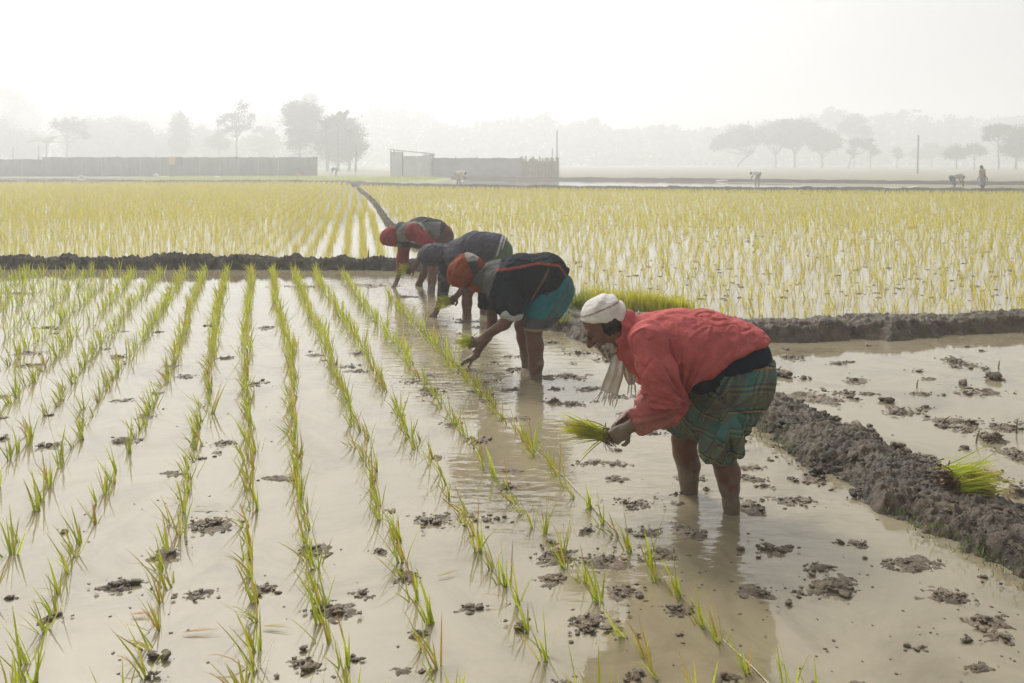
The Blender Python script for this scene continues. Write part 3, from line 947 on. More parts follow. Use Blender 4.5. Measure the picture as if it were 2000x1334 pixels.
# ------------------------------------------------------------------ bundles of seedlings
def bundle(root, d, L, n, spread, label, group=None, width=0.03, roots=0.05, tint=None, base_spread=0.02, yellow=0.35, up=(0, 0, 1), flat=1.0, bw=(0.004, 0.008), dropn=0):
    """a sheaf: blades leave root along d, earth-brown roots behind"""
    g = np.random.default_rng(int(abs(root[0]) * 1000 + root[1] * 77) + n)
    d = np.array(d, float); d /= np.linalg.norm(d)
    a = np.cross(d, [0, 0, 1.0])
    if np.linalg.norm(a) < 0.2: a = np.array([1.0, 0, 0])
    a /= np.linalg.norm(a); b = np.cross(a, d)
    o = empty('seedling_bundle', tuple(root), label, 'rice bundle', group)
    lev = 4
    dirs = d + a * g.normal(0, spread, (n, 1)) + b * g.normal(0, spread * flat, (n, 1))
    if dropn:
        dirs[:dropn] += np.array([0, 0, -0.9]) * g.uniform(0.5, 1, (dropn, 1))
    dirs /= np.linalg.norm(dirs, axis=1)[:, None]
    base = a * g.normal(0, base_spread, (n, 1)) + b * g.normal(0, base_spread * 0.8, (n, 1))
    Ls = L * g.uniform(0.6, 1.08, n)
    c0, c1 = blade_colours(n, g, yellow, 0.06)
    if tint is not None:
        c0 = c0 * 0.5 + tint * 0.5; c1 = c1 * 0.5 + tint * 0.5
    W = np.cross(dirs, g.normal(0, 1, (n, 3))); W /= np.linalg.norm(W, axis=1)[:, None]
    wid = g.uniform(bw[0], bw[1], n)
    sag = g.uniform(0.0, 0.5, n)
    bend = g.normal(0, 0.11, (n, 3))
    nv = 2 * lev + 1
    V = np.zeros((n, nv, 3)); C = np.zeros((n, nv, 3))
    prof = [0.6, 1.0, 0.85, 0.5]
    for k in range(lev):
        t = k / lev
        p = base + dirs * (Ls * t)[:, None] - np.array([0, 0, 1.0]) * (sag * Ls * t * t * 0.5)[:, None]
        p = p + bend * (Ls * t * t)[:, None]
        V[:, 2 * k] = p - W * (wid * prof[k] * .5)[:, None]; V[:, 2 * k + 1] = p + W * (wid * prof[k] * .5)[:, None]
        C[:, 2 * k] = C[:, 2 * k + 1] = c0 + (c1 - c0) * t
    V[:, -1] = base + dirs * Ls[:, None] - np.array([0, 0, 1.0]) * (sag * Ls * 0.5)[:, None] + bend * Ls[:, None]; C[:, -1] = c1
    T = []
    for k in range(lev - 1):
        q = 2 * k; T += [(q, q + 1, q + 3), (q, q + 3, q + 2)]
    T.append((2 * lev - 2, 2 * lev - 1, 2 * lev))
    F = (np.array(T)[None] + (np.arange(n) * nv)[:, None, None]).reshape(-1, 3)
    link('leaves', mesh_np('leaves', V.reshape(-1, 3), F, False, C.reshape(-1, 3)), M['blade'], o)
    if roots:
        m = n
        rb = base[g.integers(0, n, m)] + d * g.uniform(-0.005, 0.03, (m, 1))
        rd = -d + g.normal(0, 0.5, (m, 3)); rd /= np.linalg.norm(rd, axis=1)[:, None]
        w2 = np.cross(rd, g.normal(0, 1, (m, 3))); w2 /= np.linalg.norm(w2, axis=1)[:, None]
        Lr = roots * g.uniform(0.4, 1.1, m)
        VV = np.stack([rb - w2 * 0.004, rb + w2 * 0.004, rb + rd * Lr[:, None] + w2 * 0.002, rb + rd * Lr[:, None] - w2 * 0.002], 1).reshape(-1, 3)
        FF = np.arange(m * 4).reshape(m, 4)
        cr = np.repeat(np.array([0.16, 0.09, 0.045]) * g.uniform(0.5, 1.4, (m, 1)), 4, 0)
        LV, LF = lump_set(-d * roots * 0.35 * g.random((9, 1)) + a * g.normal(0, base_spread, (9, 1)) + b * g.normal(0, base_spread * .5, (9, 1)), g.uniform(0.01, 0.02, 9) * (1 + base_spread * 6), g)
        V2 = np.concatenate([VV, LV]); C2 = np.concatenate([cr, np.tile([0.10, 0.06, 0.035], (len(LV), 1))])
        link('roots', mesh_np('roots', V2, [FF, LF + len(VV)], False, C2), M['skin'], o)
    return o


bundle((2.17, 4.33, 0.118), (1.0, 0.10, 0.16), 0.30, 300, 0.20, 'bundle of rice seedlings with brown roots left lying on the lumpy bund', None, roots=0.06, base_spread=0.045, yellow=0.3, flat=0.7)
NG = 'rice bundles standing on the bund corner'
NT = np.array([0.60, 0.54, 0.02])
def nursery(px, py, Y, L, n, bs, lab, tint=NT, spread=0.10):
    q = at(px, py, Y)
    bundle((q[0], q[1], 0.10), (0.0, 0.0, 1.0), L, n, spread, lab, NG, roots=0.0, tint=tint, base_spread=bs, yellow=0.2, bw=(0.006, 0.012))
nursery(1128, 612, 9.35, 0.29, 240, 0.06, 'dark green tuft of seedlings standing alone on the bund corner', np.array([0.13, 0.17, 0.03]), 0.22)
for i, (px, py, Y) in enumerate([(1165, 606, 9.6), (1200, 606, 9.55), (1235, 608, 9.45), (1270, 610, 9.4), (1300, 612, 9.35), (1328, 616, 9.3)]):
    lab = ['rice bundle right behind the white head cloth, leftmost of its dense stand', 'rice bundle second from left in the dense stand behind the white head cloth',
           'rice bundle third from left in the dense stand above the red collar', 'rice bundle fourth from left in the dense stand above the red shirt',
           'rice bundle fifth from left in the dense stand above the red shirt', 'small rice bundle at the right end of the dense stand above the red shirt'][i]
    nursery(px, py, Y, 0.28 if i < 4 else 0.22, 260, 0.075, lab)


# ------------------------------------------------------------------ distance-field modelling for people
def Cn(a, b, ra, rb, k=0.03, ys=1.0):
    return ('C', np.array(a, float), np.array(b, float), ra, rb, k, ys)


def El(c, r, axes=None, k=0.03):
    return ('E', np.array(c, float), np.array(r, float), np.eye(3) if axes is None else np.array(axes, float), k)


def chain(pts, k=0.03, ys=1.0):
    return [Cn(pts[i][0], pts[i + 1][0], pts[i][1], pts[i + 1][1], k, ys) for i in range(len(pts) - 1)]


def sdf_mesh(name, prims, res, clips=(), disp=None, colfn=None, uvfn=None):
    lo, hi = [], []
    for p in prims:
        if p[0] == 'C':
            r = max(p[3], p[4]) * np.array([1, 1 / p[6], 1])
            lo.append(np.minimum(p[1], p[2]) - r); hi.append(np.maximum(p[1], p[2]) + r)
        else:
            e = np.sqrt(((p[3] * p[2][:, None]) ** 2).sum(0))
            lo.append(p[1] - e); hi.append(p[1] + e)
    blo, bhi = np.array(lo), np.array(hi)
    o = blo.min(0) - 4 * res
    dims = np.ceil((bhi.max(0) + 4 * res - o) / res).astype(int) + 1
    f = np.full(dims, 0.2, np.float32)
    ax = [o[i] + np.arange(dims[i]) * res for i in range(3)]
    for p, l_, h_ in zip(prims, blo, bhi):
        k = p[5] if p[0] == 'C' else p[4]
        mrg = k + 3 * res
        s = [slice(max(0, int((l_[i] - mrg - o[i]) / res)), min(dims[i], int((h_[i] + mrg - o[i]) / res) + 2)) for i in range(3)]
        X, Y, Z = np.meshgrid(ax[0][s[0]], ax[1][s[1]], ax[2][s[2]], indexing='ij')
        if p[0] == 'C':
            _, a, b, ra, rb, k, ys = p
            ab = b - a
            abw = ab * np.array([1, ys, 1])
            px, py, pz = X - a[0], (Y - a[1]) * ys, Z - a[2]
            t = np.clip((px * abw[0] + py * abw[1] + pz * abw[2]) / max(abw.dot(abw), 1e-9), 0, 1)
            d = np.sqrt((px - t * abw[0]) ** 2 + (py - t * abw[1]) ** 2 + (pz - t * abw[2]) ** 2) - (ra + (rb - ra) * t)
        else:
            _, c, r, A, k = p
            px, py, pz = X - c[0], Y - c[1], Z - c[2]
            q = [A[i, 0] * px + A[i, 1] * py + A[i, 2] * pz for i in range(3)]
            k0 = np.sqrt(sum((q[i] / r[i]) ** 2 for i in range(3)))
            k1 = np.sqrt(sum((q[i] / r[i] ** 2) ** 2 for i in range(3))) + 1e-9
            d = k0 * (k0 - 1) / k1
        old = f[s[0], s[1], s[2]]
        h = np.maximum(k - np.abs(old - d), 0) / max(k, 1e-6)
        f[s[0], s[1], s[2]] = np.minimum(old, d) - h * h * k * 0.25
    for (n_, p0) in clips:
        if np.isscalar(n_):                      # a round cut of radius n_ along the y axis
            pl = n_ - np.sqrt((ax[0] - p0[0])[:, None] ** 2 + (ax[2] - p0[2])[None, :] ** 2)
            f = np.maximum(f, pl[:, None, :].astype(np.float32))
            continue
        n_ = np.array(n_, float); n_ /= np.linalg.norm(n_)
        pl = (n_[0] * (ax[0] - p0[0]))[:, None, None] + (n_[1] * (ax[1] - p0[1]))[None, :, None] + (n_[2] * (ax[2] - p0[2]))[None, None, :]
        f = np.maximum(f, pl.astype(np.float32))
    # surface nets
    ins = f < 0
    c8 = [ins[i:ins.shape[0] - 1 + i, j:ins.shape[1] - 1 + j, k:ins.shape[2] - 1 + k] for i in (0, 1) for j in (0, 1) for k in (0, 1)]
    allin = c8[0].copy(); anyin = c8[0].copy()
    for c in c8[1:]:
        allin &= c; anyin |= c
    act = anyin & ~allin
    idx = np.argwhere(act)
    num = np.full(act.shape, -1, np.int64)
    num[act] = np.arange(len(idx))
    acc = np.zeros((len(idx), 3)); cnt = np.zeros(len(idx))
    corners = [(i, j, k) for i in (0, 1) for j in (0, 1) for k in (0, 1)]
    fv = {c: f[idx[:, 0] + c[0], idx[:, 1] + c[1], idx[:, 2] + c[2]] for c in corners}
    for c in corners:
        for a in range(3):
            if c[a] == 0:
                e = list(c); e[a] = 1; e = tuple(e)
                v0, v1 = fv[c], fv[e]
                m = (v0 < 0) != (v1 < 0)
                t = np.where(m, v0 / np.where(m, v0 - v1, 1), 0)
                pt = np.tile(np.array(c, float), (len(idx), 1)); pt[:, a] += t
                acc[m] += pt[m]; cnt[m] += 1
    V = (idx + acc / cnt[:, None]) * res + o
    Q = []
    for a in range(3):
        b, c = (a + 1) % 3, (a + 2) % 3
        s0 = [slice(None)] * 3; s1 = [slice(None)] * 3
        s0[a] = slice(0, -1); s1[a] = slice(1, None)
        i0, i1 = ins[tuple(s0)], ins[tuple(s1)]
        e = np.argwhere(i0 != i1)
        fl = i0[tuple(e.T)]
        eb = np.zeros(3, int); eb[b] = 1; ec = np.zeros(3, int); ec[c] = 1
        q = [e - eb - ec, e - ec, e, e - eb]
        q = np.stack([num[tuple(x.T)] for x in q], 1)
        q[~fl] = q[~fl][:, ::-1]
        Q.append(q)
    Q = np.concatenate(Q)
    Q = Q[(Q >= 0).all(1)]
    # relax a little
    for it in range(2):
        sm = np.zeros_like(V); ct = np.zeros(len(V))
        for i in range(4):
            np.add.at(sm, Q[:, i], V[Q[:, (i + 1) % 4]] + V[Q[:, (i + 3) % 4]]); np.add.at(ct, Q[:, i], 2)
        V = V * 0.5 + 0.5 * sm / np.maximum(ct, 1)[:, None]
    if disp is not None:
        me0 = mesh_np('tmp', V, Q, True)
        N = np.zeros(len(V) * 3, np.float32); me0.vertex_normals.foreach_get('vector', N)
        N = N.reshape(-1, 3)
        bpy.data.meshes.remove(me0)
        V = V + N * disp(V, N)[:, None]
    col = colfn(V) if colfn is not None else None
    uv = uvfn(V) if uvfn is not None else None
    return mesh_np(name, V, Q, True, col, uv)


def unit(v):
    v = np.array(v, float)
    return v / np.linalg.norm(v)


def hand(W, fd, pn, thumb=1.0, size=1.0, curl=(0.5, 0.7, 0.5), spread=0.08):
    """palm, four fingers of unequal length and a thumb off the side of the palm"""
    fd = unit(fd); pn = np.array(pn, float); pn = unit(pn - fd * pn.dot(fd))
    sd = np.cross(fd, pn) * thumb
    W = np.array(W, float); s = size
    P = [El(W + fd * 0.047 * s, (0.050 * s, 0.040 * s, 0.017 * s), [fd, sd, pn], 0.012)]
    P.append(Cn(W - fd * 0.03 * s, W + fd * 0.02 * s, 0.024 * s, 0.025 * s, 0.015))
    for off, ln, cv in ((0.031, 0.072, 1.0), (0.011, 0.082, 1.0), (-0.010, 0.075, 1.08), (-0.030, 0.060, 1.15)):
        kn = W + (fd * 0.088 + sd * off) * s
        P.append(Cn(W + (fd * 0.03 + sd * off * 0.7) * s, kn, 0.011 * s, 0.0105 * s, 0.008))
        a, pos, r = 0.0, kn, 0.0098 * s
        dd = fd + sd * off * spread * 30 * 0.3
        for j, fr in enumerate((0.44, 0.31, 0.25)):
            a += curl[j] * cv
            dr = unit(dd * math.cos(a) + pn * math.sin(a))
            nx = pos + dr * ln * fr * s
            P.append(Cn(pos, nx, r, r * 0.9, 0.004)); pos, r = nx, r * 0.9
    t0 = W + (fd * 0.022 + sd * 0.026 + pn * 0.006) * s
    d1 = unit(fd * 0.65 + sd * 0.75 + pn * 0.25); t1 = t0 + d1 * 0.042 * s
    d2 = unit(fd * 0.85 + sd * 0.25 + pn * 0.5); t2 = t1 + d2 * 0.032 * s
    d3 = unit(fd * 0.8 - sd * 0.05 + pn * 0.65); t3 = t2 + d3 * 0.025 * s
    P += [Cn(t0, t1, 0.014 * s, 0.012 * s, 0.010), Cn(t1, t2, 0.0115 * s, 0.0105 * s, 0.004), Cn(t2, t3, 0.0105 * s, 0.0085 * s, 0.004)]
    return P


def head(c, fwd, up, s=1.0):
    """skull, brow, nose, lips, chin, ears in the frame forward / side / up"""
    f, u = unit(fwd), np.array(up, float)
    u = unit(u - f * u.dot(f)); l = np.cross(u, f)
    L = lambda a, b, d: np.array(c) + (f * a + l * b + u * d) * s
    A = [f, l, u]
    P = [El(L(-0.012, 0, 0.03), np.array((0.096, 0.076, 0.088)) * s, A, 0.02),
         El(L(0.022, 0, -0.045), np.array((0.064, 0.058, 0.080)) * s, A, 0.03),
         El(L(0.056, 0, -0.105), np.array((0.024, 0.028, 0.020)) * s, A, 0.025),
         Cn(L(0.080, -0.036, 0.020), L(0.080, 0.036, 0.020), 0.012 * s, 0.012 * s, 0.014),
         Cn(L(0.086, 0, 0.008), L(0.112, 0, -0.034), 0.009 * s, 0.0135 * s, 0.010),
         Cn(L(0.098, -0.013, -0.038), L(0.098, 0.013, -0.038), 0.009 * s, 0.009 * s, 0.008),
         Cn(L(0.082, -0.020, -0.066), L(0.082, 0.020, -0.066), 0.009 * s, 0.009 * s, 0.008),
         Cn(L(0.079, -0.017, -0.080), L(0.079, 0.017, -0.080), 0.009 * s, 0.009 * s, 0.008)]
    for e in (-1, 1):
        P.append(El(L(0.058, 0.042 * e, -0.025), np.array((0.024, 0.022, 0.022)) * s, A, 0.02))
        P.append(El(L(0.073, 0.031 * e, 0.002), np.array((0.013, 0.015, 0.011)) * s, A, 0.004))
        P.append(El(L(-0.008, 0.078 * e, -0.012), np.array((0.020, 0.008, 0.032)) * s, A, 0.006))
    return P, L


def folds(freq, amp, stretch, seed):
    """cloth folds: noise drawn out along the stretch direction"""
    d = unit(stretch)
    def fn(V, N=None):
        along = V @ d
        q = V - along[:, None] * d * 0.82
        w = fbm(q * freq + fbm(V * 5, 2, seed + 40)[:, None] * 0.8, 3, seed)
        r = 1 - np.abs(w) * 2.2
        return amp * (0.7 * r + 0.6 * w - 0.5 * np.exp(-((w - 0.12) / 0.06) ** 2))
    return fn


SKIN = np.array([0.140, 0.067, 0.042]); MUDC = np.array([0.20, 0.168, 0.128]); SKIN_RED = np.array([0.20, 0.085, 0.055])


def skin_colour(mudz=0.2, muddy=()):
    def fn(V):
        C = np.tile(SKIN, (len(V), 1)) * (1 + 0.2 * fbm(V * 14, 3, 2))[:, None]
        w = np.clip((mudz - V[:, 2]) / 0.1 + fbm(V * 22, 3, 4) * 1.8, 0, 1) * 0.7
        for (c, r) in muddy:
            d = np.linalg.norm(V - np.array(c), axis=1)
            w = np.maximum(w, np.clip((r - d) / 0.05 + fbm(V * 25, 3, 6) * 0.9, 0, 1) * 0.7)
        return C * (1 - w[:, None]) + MUDC * w[:, None]
    return fn


def flat_colour(c, var=0.12, sc=9, seed=0):
    c = np.array(c, float)
    return lambda V: np.tile(c, (len(V), 1)) * (1 + var * fbm(V * sc, 3, seed))[:, None]


class Man:
    def __init__(self, Yc, foot, label):
        self.Y = Yc
        self.root = empty('person', (foot[0], foot[1], 0.0), label, 'person', 'men bent over planting rice in a line')
        self.off = np.array([foot[0], foot[1], 0.0])

    def p(self, px, py, dy=0.0):
        """a joint, from where the photograph shows it and how far in front of or behind the body's middle it lies"""
        return at(px, py, self.Y + dy) - self.off

    def ch(self, pts, k=0.03, ys=1.0):
        return chain([(self.p(a, b, c), r) for a, b, c, r in pts], k, ys)

    def add(self, name, me, m):
        return link(name, me, m, self.root)


# plaid for the lungi
def plaid_material(name, base, bands):
    m, n, l, b = mat(name)
    a = n.new('ShaderNodeAttribute'); a.attribute_name = 'cloth'
    sp = n.new('ShaderNodeSeparateXYZ'); l.new(a.outputs['Vector'], sp.inputs[0])
    p = geo_pos(n)
    t = add_noise(n, l, 9, 4, 0.6, p)
    r = ramp(n, l, t.outputs[0], [(0.3, tuple(c * 0.75 for c in base)), (0.7, tuple(c * 1.2 for c in base))])
    cur = r.outputs[0]
    for axis, period, off, wid, colr, fac in bands:
        ad = n.new('ShaderNodeMath'); ad.operation = 'ADD'; l.new(sp.outputs[axis], ad.inputs[0]); ad.inputs[1].default_value = 10 + off
        dv = n.new('ShaderNodeMath'); dv.operation = 'DIVIDE'; l.new(ad.outputs[0], dv.inputs[0]); dv.inputs[1].default_value = period
        fr = n.new('ShaderNodeMath'); fr.operation = 'FRACT'; l.new(dv.outputs[0], fr.inputs[0])
        lt = n.new('ShaderNodeMath'); lt.operation = 'LESS_THAN'; l.new(fr.outputs[0], lt.inputs[0]); lt.inputs[1].default_value = wid / period
        ml = n.new('ShaderNodeMath'); ml.operation = 'MULTIPLY'; l.new(lt.outputs[0], ml.inputs[0]); ml.inputs[1].default_value = fac
        mx = n.new('ShaderNodeMix'); mx.data_type = 'RGBA'
        l.new(ml.outputs[0], mx.inputs['Factor']); l.new(cur, mx.inputs['A']); mx.inputs['B'].default_value = (*colr, 1)
        cur = mx.outputs['Result']
    l.new(cur, b.inputs['Base Color'])
    b.inputs['Roughness'].default_value = 0.8
    b.inputs['Specular IOR Level'].default_value = 0.2
    t2 = add_noise(n, l, 420, 3, 0.6, p)
    l.new(bump(n, l, t2.outputs[0], 0.001).outputs[0], b.inputs['Normal'])
    return m


GOLD = (0.33, 0.18, 0.055); BRN = (0.055, 0.025, 0.018); TEAL = (0.062, 0.158, 0.138)
M['plaid'] = plaid_material('plaid', TEAL, [
    ('X', 0.16, 0.0, 0.060, (0.115, 0.105, 0.072), 0.6), ('X', 0.16, 0.005, 0.005, GOLD, 0.7), ('X', 0.16, 0.02, 0.005, BRN, 0.8), ('X', 0.16, 0.035, 0.005, GOLD, 0.7), ('X', 0.16, 0.05, 0.005, BRN, 0.8),
    ('Y', 0.21, 0.0, 0.066, (0.14, 0.115, 0.075), 0.6), ('Y', 0.21, 0.008, 0.005, GOLD, 0.6), ('Y', 0.21, 0.022, 0.005, BRN, 0.7), ('Y', 0.21, 0.036, 0.005, GOLD, 0.6), ('Y', 0.21, 0.050, 0.005, BRN, 0.7),
    ('Y', 0.21, 0.125, 0.006, GOLD, 0.8), ('Y', 0.21, 0.132, 0.006, BRN, 0.9)])


# ---------- the man in the red shirt
m1 = Man(4.40, (1.02, 4.40), 'old man in a red shirt, checked lungi and white head cloth, bent over with seedlings')
P = m1.p
HC = P(1180, 634, 0.0); FW = (-0.80, -0.10, -0.60); UP = (-0.60, 0.0, 0.80)
hp, HL = head(HC, FW, UP, 1.10)
Wn, Wf = P(1226, 836, -0.15), P(1222, 814, 0.06)
body = hp + m1.ch([(1440, 690, 0, .095), (1380, 680, 0, .11), (1300, 672, 0, .12), (1240, 655, 0, .075), (1212, 650, 0, .058), (1190, 640, 0, .055)], 0.05, 0.85)
body += m1.ch([(1440, 728, -.08, .07), (1425, 800, -.11, .075), (1402, 862, -.13, .060), (1411, 890, -.13, .056), (1421, 922, -.13, .057), (1424, 950, -.13, .046), (1428, 985, -.13, .036), (1430, 1015, -.13, .040)])
body += m1.ch([(1436, 728, .08, .07), (1385, 800, .11, .075), (1336, 858, .13, .060), (1338, 885, .13, .058), (1345, 908, .13, .056), (1345, 935, .13, .046), (1346, 958, .13, .038), (1347, 985, .13, .040)])
body += m1.ch([(1268, 668, -.17, .055), (1313, 788, -.20, .042), (1275, 812, -.18, .038), (1240, 830, -.155, .029)])
body.append(Cn(P(1240, 830, -.155), Wn, .029, .026, .015))
body += m1.ch([(1256, 676, .17, .055), (1296, 782, .17, .040), (1262, 796, .12, .034)])
body.append(Cn(P(1262, 796, .12), Wf, .034, .024, .015))
body += hand(Wn, P(1188, 862, -.115) - Wn, unit([.05, .95, -.1]), 1.0, 1.0, (1.0, 1.2, 0.8))
body += hand(Wf, P(1192, 838, .0) - Wf, unit([-.2, -.6, -.7]), -1.0, 0.95, (0.6, 0.7, 0.5))


def man1_colour(V):
    C = skin_colour(0.20, [(P(1205, 850, -.13), 0.12)])(V)
    arm = (np.linalg.norm(V - P(1250, 812, .1), axis=1) < 0.12)
    C[arm] = C[arm] * 0.5 + SKIN_RED * 0.6
    return C


m1.add('body', sdf_mesh('body', body, 0.0055, colfn=man1_colour), M['skin'])
REDC = np.array([0.41, 0.092, 0.088])
arm_pit = P(1325, 770, -.1)


def shirt_disp(V, N):
    q = V - arm_pit
    r = np.sqrt(q[:, 0] ** 2 + q[:, 2] ** 2)
    th = np.arctan2(q[:, 2], q[:, 0])
    w = fbm(np.stack([th * 5.5, r * 3, V[:, 1] * 4], 1), 3, 12)
    rad = (1 - np.abs(w) * 2.4) * np.exp(-(r / 0.32) ** 2) * 0.030
    sl = np.clip((P(1250, 760)[0] + 0.25 - V[:, 0]) * 0, 0, 1)
    cross = folds(9, 0.015, (0.75, 0.1, 0.65), 3)(V)
    low = np.clip((0.62 - V[:, 2]) / 0.12, 0, 1)                     # bunched sleeve above the cuff
    bunch = fbm(np.stack([V[:, 0] * 12, V[:, 1] * 14, V[:, 2] * 40], 1), 3, 22)
    bunch = (1 - np.abs(bunch) * 2) * 0.011 * low
    return rad + cross + bunch + fbm(V * 6, 2, 5) * 0.008


def shirt_colour(V):
    C = np.tile(REDC, (len(V), 1)) * (1 + 0.16 * fbm(V * 6, 3, 0))[:, None]
    w = np.clip(fbm(V * 17, 3, 15) * 1.8 - 0.25, 0, 1)[:, None] * 0.35                      # faded
    C = C * (1 - w) + np.array([0.50, 0.17, 0.16]) * w
    m = np.clip((0.62 - V[:, 2]) / 0.12 + fbm(V * 20, 3, 19) * 1.3 - 0.5, 0, 1)[:, None] * 0.45   # mud about the cuffs
    return C * (1 - m) + MUDC * m


shirt = m1.ch([(1230, 654, 0, .086), (1264, 670, 0, .132), (1312, 679, 0, .180), (1370, 690, 0, .198), (1425, 694, 0, .172), (1456, 696, 0, .150)], 0.05, 0.92)
shirt += m1.ch([(1266, 662, -.15, .092), (1282, 720, -.205, .082), (1304, 778, -.210, .066), (1300, 794, -.210, .058)], 0.016)
shirt += m1.ch([(1300, 794, -.205, .058), (1278, 809, -.185, .047), (1256, 823, -.165, .046)], 0.03)
shirt += m1.ch([(1256, 668, .14, .09), (1292, 775, .18, .06), (1266, 793, .13, .046)], 0.05)
for s_ in (-1, 1):       # collar
    shirt += m1.ch([(1222, 612, .02 * s_, .014), (1214, 632, .062 * s_, .016), (1207, 655, .066 * s_, .016), (1206, 678, .035 * s_, .016)], 0.012)
    shirt += m1.ch([(1230, 614, .02 * s_, .018), (1224, 640, .075 * s_, .020), (1216, 668, .075 * s_, .020), (1216, 690, .04 * s_, .018)], 0.02)
HN = (0.52, 0, -0.85)
m1.add('shirt', sdf_mesh('shirt', shirt, 0.0062, [(216 * 4.4 / FPX, P(1502, 880)), ((-1, 0.1, -0.48), P(1254, 828))], shirt_disp, shirt_colour), M['cloth'])
# dark cloth showing under the shirt
und = m1.ch([(1385, 712, 0, .160), (1435, 700, 0, .148), (1456, 702, 0, .128)], 0.05, 0.92)
m1.add('undershirt', sdf_mesh('undershirt', und, 0.009, disp=folds(14, 0.004, (0.3, 0, 1), 8), colfn=flat_colour((0.012, 0.017, 0.032))), M['cloth'])

hipn, kn1 = P(1452, 735, -.08), P(1404, 872, -.12)
hipf, kn2 = P(1432, 735, .08), P(1336, 850, .12)


def lungi_uv(V):
    dn = np.abs(((V - hipn) @ unit(np.cross(kn1 - hipn, [0, 1, 0]))))
    v1 = (V - hipn) @ unit(kn1 - hipn); v2 = (V - hipf) @ unit(kn2 - hipf)
    near = V[:, 1] < (hipn[1] + hipf[1]) / 2
    ax1, ax2 = unit(np.cross(kn1 - hipn, [0, 1, 0])), unit(np.cross(kn2 - hipf, [0, 1, 0]))
    u1 = np.arctan2((V - hipn) @ ax1, -(V[:, 1] - hipn[1] - .02)) * 0.13
    u2 = np.arctan2((V - hipf) @ ax2, -(V[:, 1] - hipf[1] + .1)) * 0.16
    w = np.clip((V[:, 0] - P(1395, 800)[0]) / 0.03 + 0.5 + fbm(V * 6, 2, 3), 0, 1)
    u = u1 * w + u2 * (1 - w); v = v1 * w + v2 * (1 - w)
    tw = fbm(V * 5, 3, 18) * 0.028
    return np.stack([u + tw, v + tw * 0.7 + 0.05 * np.sin(u * 9), v * 0], 1)


def lungi_disp(V, N):
    kn = P(1424, 803, -.22)
    q = V - kn
    r = np.sqrt(q[:, 0] ** 2 + q[:, 2] ** 2)
    th = np.arctan2(q[:, 2], q[:, 0])
    w = fbm(np.stack([th * 6, r * 2, V[:, 1] * 0], 1), 3, 31)
    front = np.clip((-V[:, 1] + 0.02) / 0.08, 0, 1)
    return front * (1 - np.abs(w) * 2.4) * np.exp(-(r / 0.2) ** 2) * 0.020 + folds(14, 0.012, (0.35, 0, 1.0), 33)(V) + fbm(V * 8, 2, 35) * 0.008


lun = m1.ch([(1440, 745, 0, .175), (1455, 716, 0, .136)], 0.05, 0.9)
lun += m1.ch([(1455, 735, -.06, .135), (1424, 805, -.09, .108), (1404, 880, -.12, .094)], 0.06)
lun += m1.ch([(1425, 745, .05, .155), (1375, 795, .07, .135), (1337, 845, .10, .100), (1330, 868, .115, .092)], 0.06)
lclip = [((-0.10, 0, 1.0), P(1440, 712)), ((0.30, 0.0, -0.98), P(1400, 893))]
m1.add('lungi', sdf_mesh('lungi', lun, 0.0065, [((-0.23, 0, 1.0), P(1440, 716)), ((0.0, 0.42, -1.0), P(1400, 884, -.1))], lungi_disp, None, lungi_uv), M['plaid'])
tail = [El(P(1424, 804, -.205), (.020, .022, .026), None, .02), El(P(1414, 814, -.205), (.014, .02, .03), None, .02)]
tail += m1.ch([(1424, 808, -.21, .024), (1412, 850, -.235, .026), (1400, 892, -.225, .022)], 0.02)
tail += m1.ch([(1428, 808, -.21, .024), (1438, 845, -.225, .030), (1443, 884, -.21, .028)], 0.02)
tail += m1.ch([(1440, 872, -.18, .028), (1450, 882, -.17, .010)], 0.02)
m1.add('lungi_knot', sdf_mesh('lungi_knot', tail, 0.0055, disp=lambda V, N: folds(26, 0.007, (0.1, 0, 1), 37)(V), uvfn=lungi_uv), M['plaid'])

# head cloth: wraps the crown and the back of the skull
A = [unit(FW), np.cross(unit(np.array(UP)), unit(FW)), unit(UP)]
cap = [El(HL(-0.016, 0, 0.036), np.array((0.106, 0.087, 0.094)) * 1.10, A, 0.02), El(HL(-0.055, 0, 0.02), np.array((0.066, 0.078, 0.075)) * 1.1, A, 0.03)]
un = unit(np.array(UP)); fn_ = unit(FW)
capn = (0.02, 0, -1.0)


def cap_disp(V, N):
    q = (V - HC)
    a = q @ fn_; b = q @ un
    return 0.0028 * np.sin(b * 90 + a * 45 + 4 * fbm(V * 9, 2, 3)) + 0.007 * fbm(V * 13, 2, 7) + folds(20, 0.004, (0.9, 0.2, 0.3), 17)(V)


def cap_colour(V):
    q = V - HC
    s = np.abs(((q @ un) * 1.0 - (q @ fn_) * 0.25) - 0.088)
    C = np.tile(np.array([0.66, 0.63, 0.58]), (len(V), 1))
    C[s < 0.004] = (0.30, 0.19, 0.16)
    return C


m1.add('head_cloth', sdf_mesh('head_cloth', cap, 0.005, [(capn, P(1172, 625))], cap_disp, cap_colour), M['cloth'])
